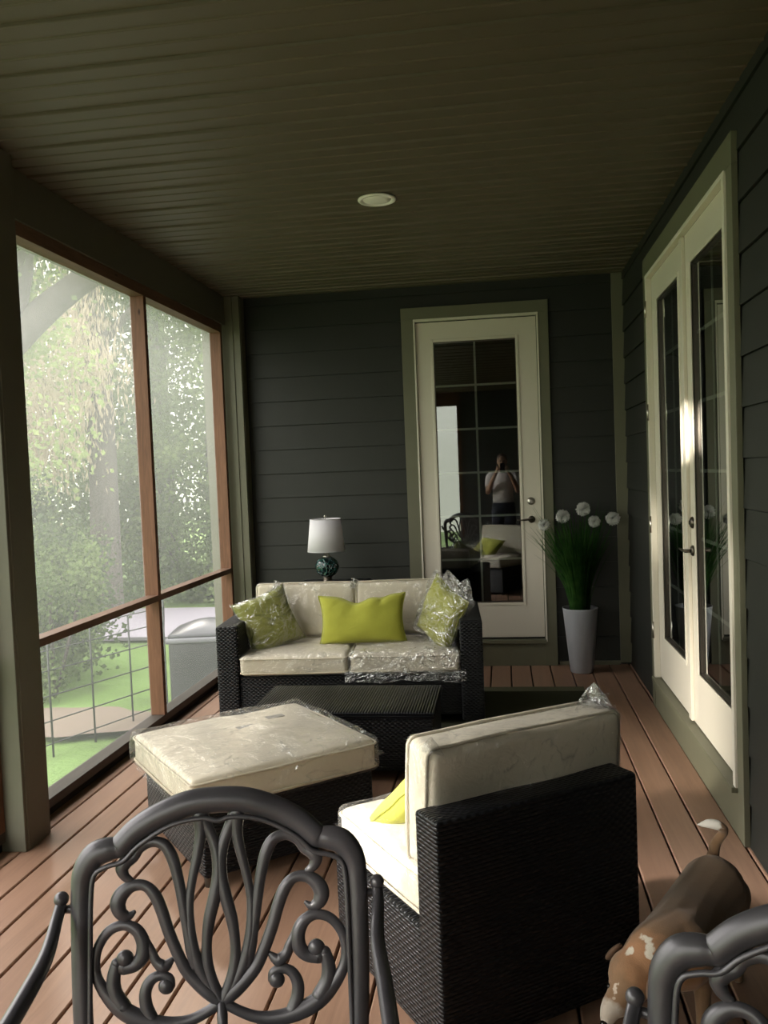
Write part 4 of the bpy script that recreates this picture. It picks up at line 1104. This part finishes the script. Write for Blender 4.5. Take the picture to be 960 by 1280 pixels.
bush('light bush across the driveway beside the corner post', -3.6, 15.2, (1.3, .9, 1.0), 5000, 'leaf_light', 25, .10)
bush('wide bush at the far left of the driveway', -11.6, 14.6, (2.2, 1.0, 1.5), 7000, 'leaf_dark', 26, .13)

# wire fence panel
fp = thing('wire_fence_panel', 'dark wire garden fence panel standing on the lawn', 'fence', (-3.42, 6.62, GZ), R(68))
M['wire'] = mat_plain('dark_wire', (.05, .055, .05), .5, .5)
mb = MB()
for k in range(5): x = -.85 + k * .42; mb.tube([(x, 0, 0), (x, 0, 1.0 + (.08 if k in (0, 4) else 0))], .009, 6)
for z in (.12, .30, .50, .70, .86, 1.0): mb.tube([(-.85, 0, z), (.83, 0, z)], .006, 6)
mb.tube(catmull([(.83, 0, .75), (.84, 0, 1.05), (.74, 0, 1.15), (.62, 0, 1.10)], 5), .006, 6)
mb.build('wire_grid', M['wire'], fp, smooth=True)
# grey bin with domed lid, white ball
bn = thing('storage_bin', 'large grey plastic bin with domed lid outside the far screen', 'bin', (-2.80, 7.75, GZ), R(10))
M['bin'] = mat_plain('grey_plastic_bin', (.035, .035, .038), .5); M['bin_lid'] = mat_plain('bin_lid_grey', (.035, .035, .045), .35); M['bin_rim'] = mat_plain('bin_rim_grey', (.16, .16, .18), .45)
MB().rbox((-.34, -.30, .0), (.34, .30, .68), .04, n=(8, 8, 8)).build('body', M['bin'], bn, auto=True)
MB().rbox((-.36, -.32, .66), (.36, .32, .71), .015, n=(8, 8, 4)).build('rim', M['bin_rim'], bn, auto=True)
mb = MB(); mb.rbox((-.34, -.30, .70), (.34, .30, .74), .015, (0, 0, .10), (14, 14, 4)); mb.build('lid', M['bin_lid'], bn, auto=True)
o = MB().ball((0, 0, 0), .13, 24, 14).build('ball', mat_plain('white_ball_plastic', (.85, .86, .84), .4), None, smooth=True, loc=(-4.02, 10.45, GZ + .20)); tag(o, 'white ball on the lawn near the driveway', 'ball')

# ------------------------------------------------------------------ light
w = bpy.data.worlds.new('world'); sc.world = w; w.use_nodes = True; nt = w.node_tree; nt.nodes.clear()
bg = nt.nodes.new('ShaderNodeBackground'); ow = nt.nodes.new('ShaderNodeOutputWorld'); tc = nt.nodes.new('ShaderNodeTexCoord'); sx = nt.nodes.new('ShaderNodeSeparateXYZ')
nt.links.new(tc.outputs['Generated'], sx.inputs[0]); rp = nt.nodes.new('ShaderNodeValToRGB'); nt.links.new(sx.outputs[2], rp.inputs[0])
rp.color_ramp.elements[0].position = 0; rp.color_ramp.elements[0].color = (.34, .35, .28, 1); rp.color_ramp.elements[1].position = .62; rp.color_ramp.elements[1].color = (1, .97, .93, 1)
nt.links.new(rp.outputs[0], bg.inputs['Color']); bg.inputs['Strength'].default_value = 7.0; nt.links.new(bg.outputs[0], ow.inputs['Surface'])

sun = bpy.data.lights.new('sun', 'SUN'); sun.energy = 3.0; sun.angle = R(3); sun.color = (1, .93, .82)
so = bpy.data.objects.new('sun', sun); COL.objects.link(so); so.rotation_euler = (R(50), 0, R(-150)); so.location = (-6, 10, 8)

def beam(loc, target, energy, size_deg, blend=.6, radius=.02, color=(1, .93, .80)):  # added spotlights standing in for sun through gaps in the trees
    l = bpy.data.lights.new('added_sun_spot', 'SPOT'); l.energy = energy; l.spot_size = R(size_deg); l.spot_blend = blend; l.shadow_soft_size = radius; l.color = color
    o = bpy.data.objects.new('added_sun_spot', l); COL.objects.link(o); o.location = loc
    o.rotation_euler = (Vector(target) - Vector(loc)).to_track_quat('-Z', 'Y').to_euler(); return o
beam((-6, -10, 3.0), (.90, 4.47, 1.70), 30000, .42, .6)
beam((-6, -10, 3.0), (.90, 4.47, 1.64), 30000, .42, .6)
beam((-7, -6, 4.2), (.92, 3.95, .35), 16000, 7, 1.0, .3)
beam((-6, -10, 3.0), (.90, 5.55, 1.10), 9000, 1.6, .9, .1)
beam((-6, -10, 3.0), (.93, 3.50, 1.05), 10000, 1.7, .9, .1)
beam((-7, 1.0, 4.4), (-.42, 2.62, .50), 14000, 7.0, 1.0, .4, (1, .97, .93))  # added to brighten the armchair seat cushion
beam((-7, 3, 3.9), (-.04, -.35, 1.35), 5000, 3.5, 1.0, .2)  # added to brighten the person's front in the door reflection
beam((-7, -6, 4.2), (.92, 3.25, .70), 5000, 3.0, 1.0, .15)
beam((-6, -10, 3.0), (.90, 5.95, 1.15), 2500, 1.3, 1.0, .1)
beam((-7, -4, 5.2), (-1.15, 1.55, .0), 9000, 4.0, 1.0, .2)

sc.view_settings.view_transform = 'Standard'
sc.view_settings.look = 'None'
sc.view_settings.exposure = 0.0
sc.cycles.max_bounces = 8; sc.cycles.transparent_max_bounces = 12; sc.cycles.diffuse_bounces = 4; sc.cycles.glossy_bounces = 4
sc.cycles.sample_clamp_indirect = 6; sc.cycles.use_denoising = True
sc.cycles.caustics_reflective = False; sc.cycles.caustics_refractive = False
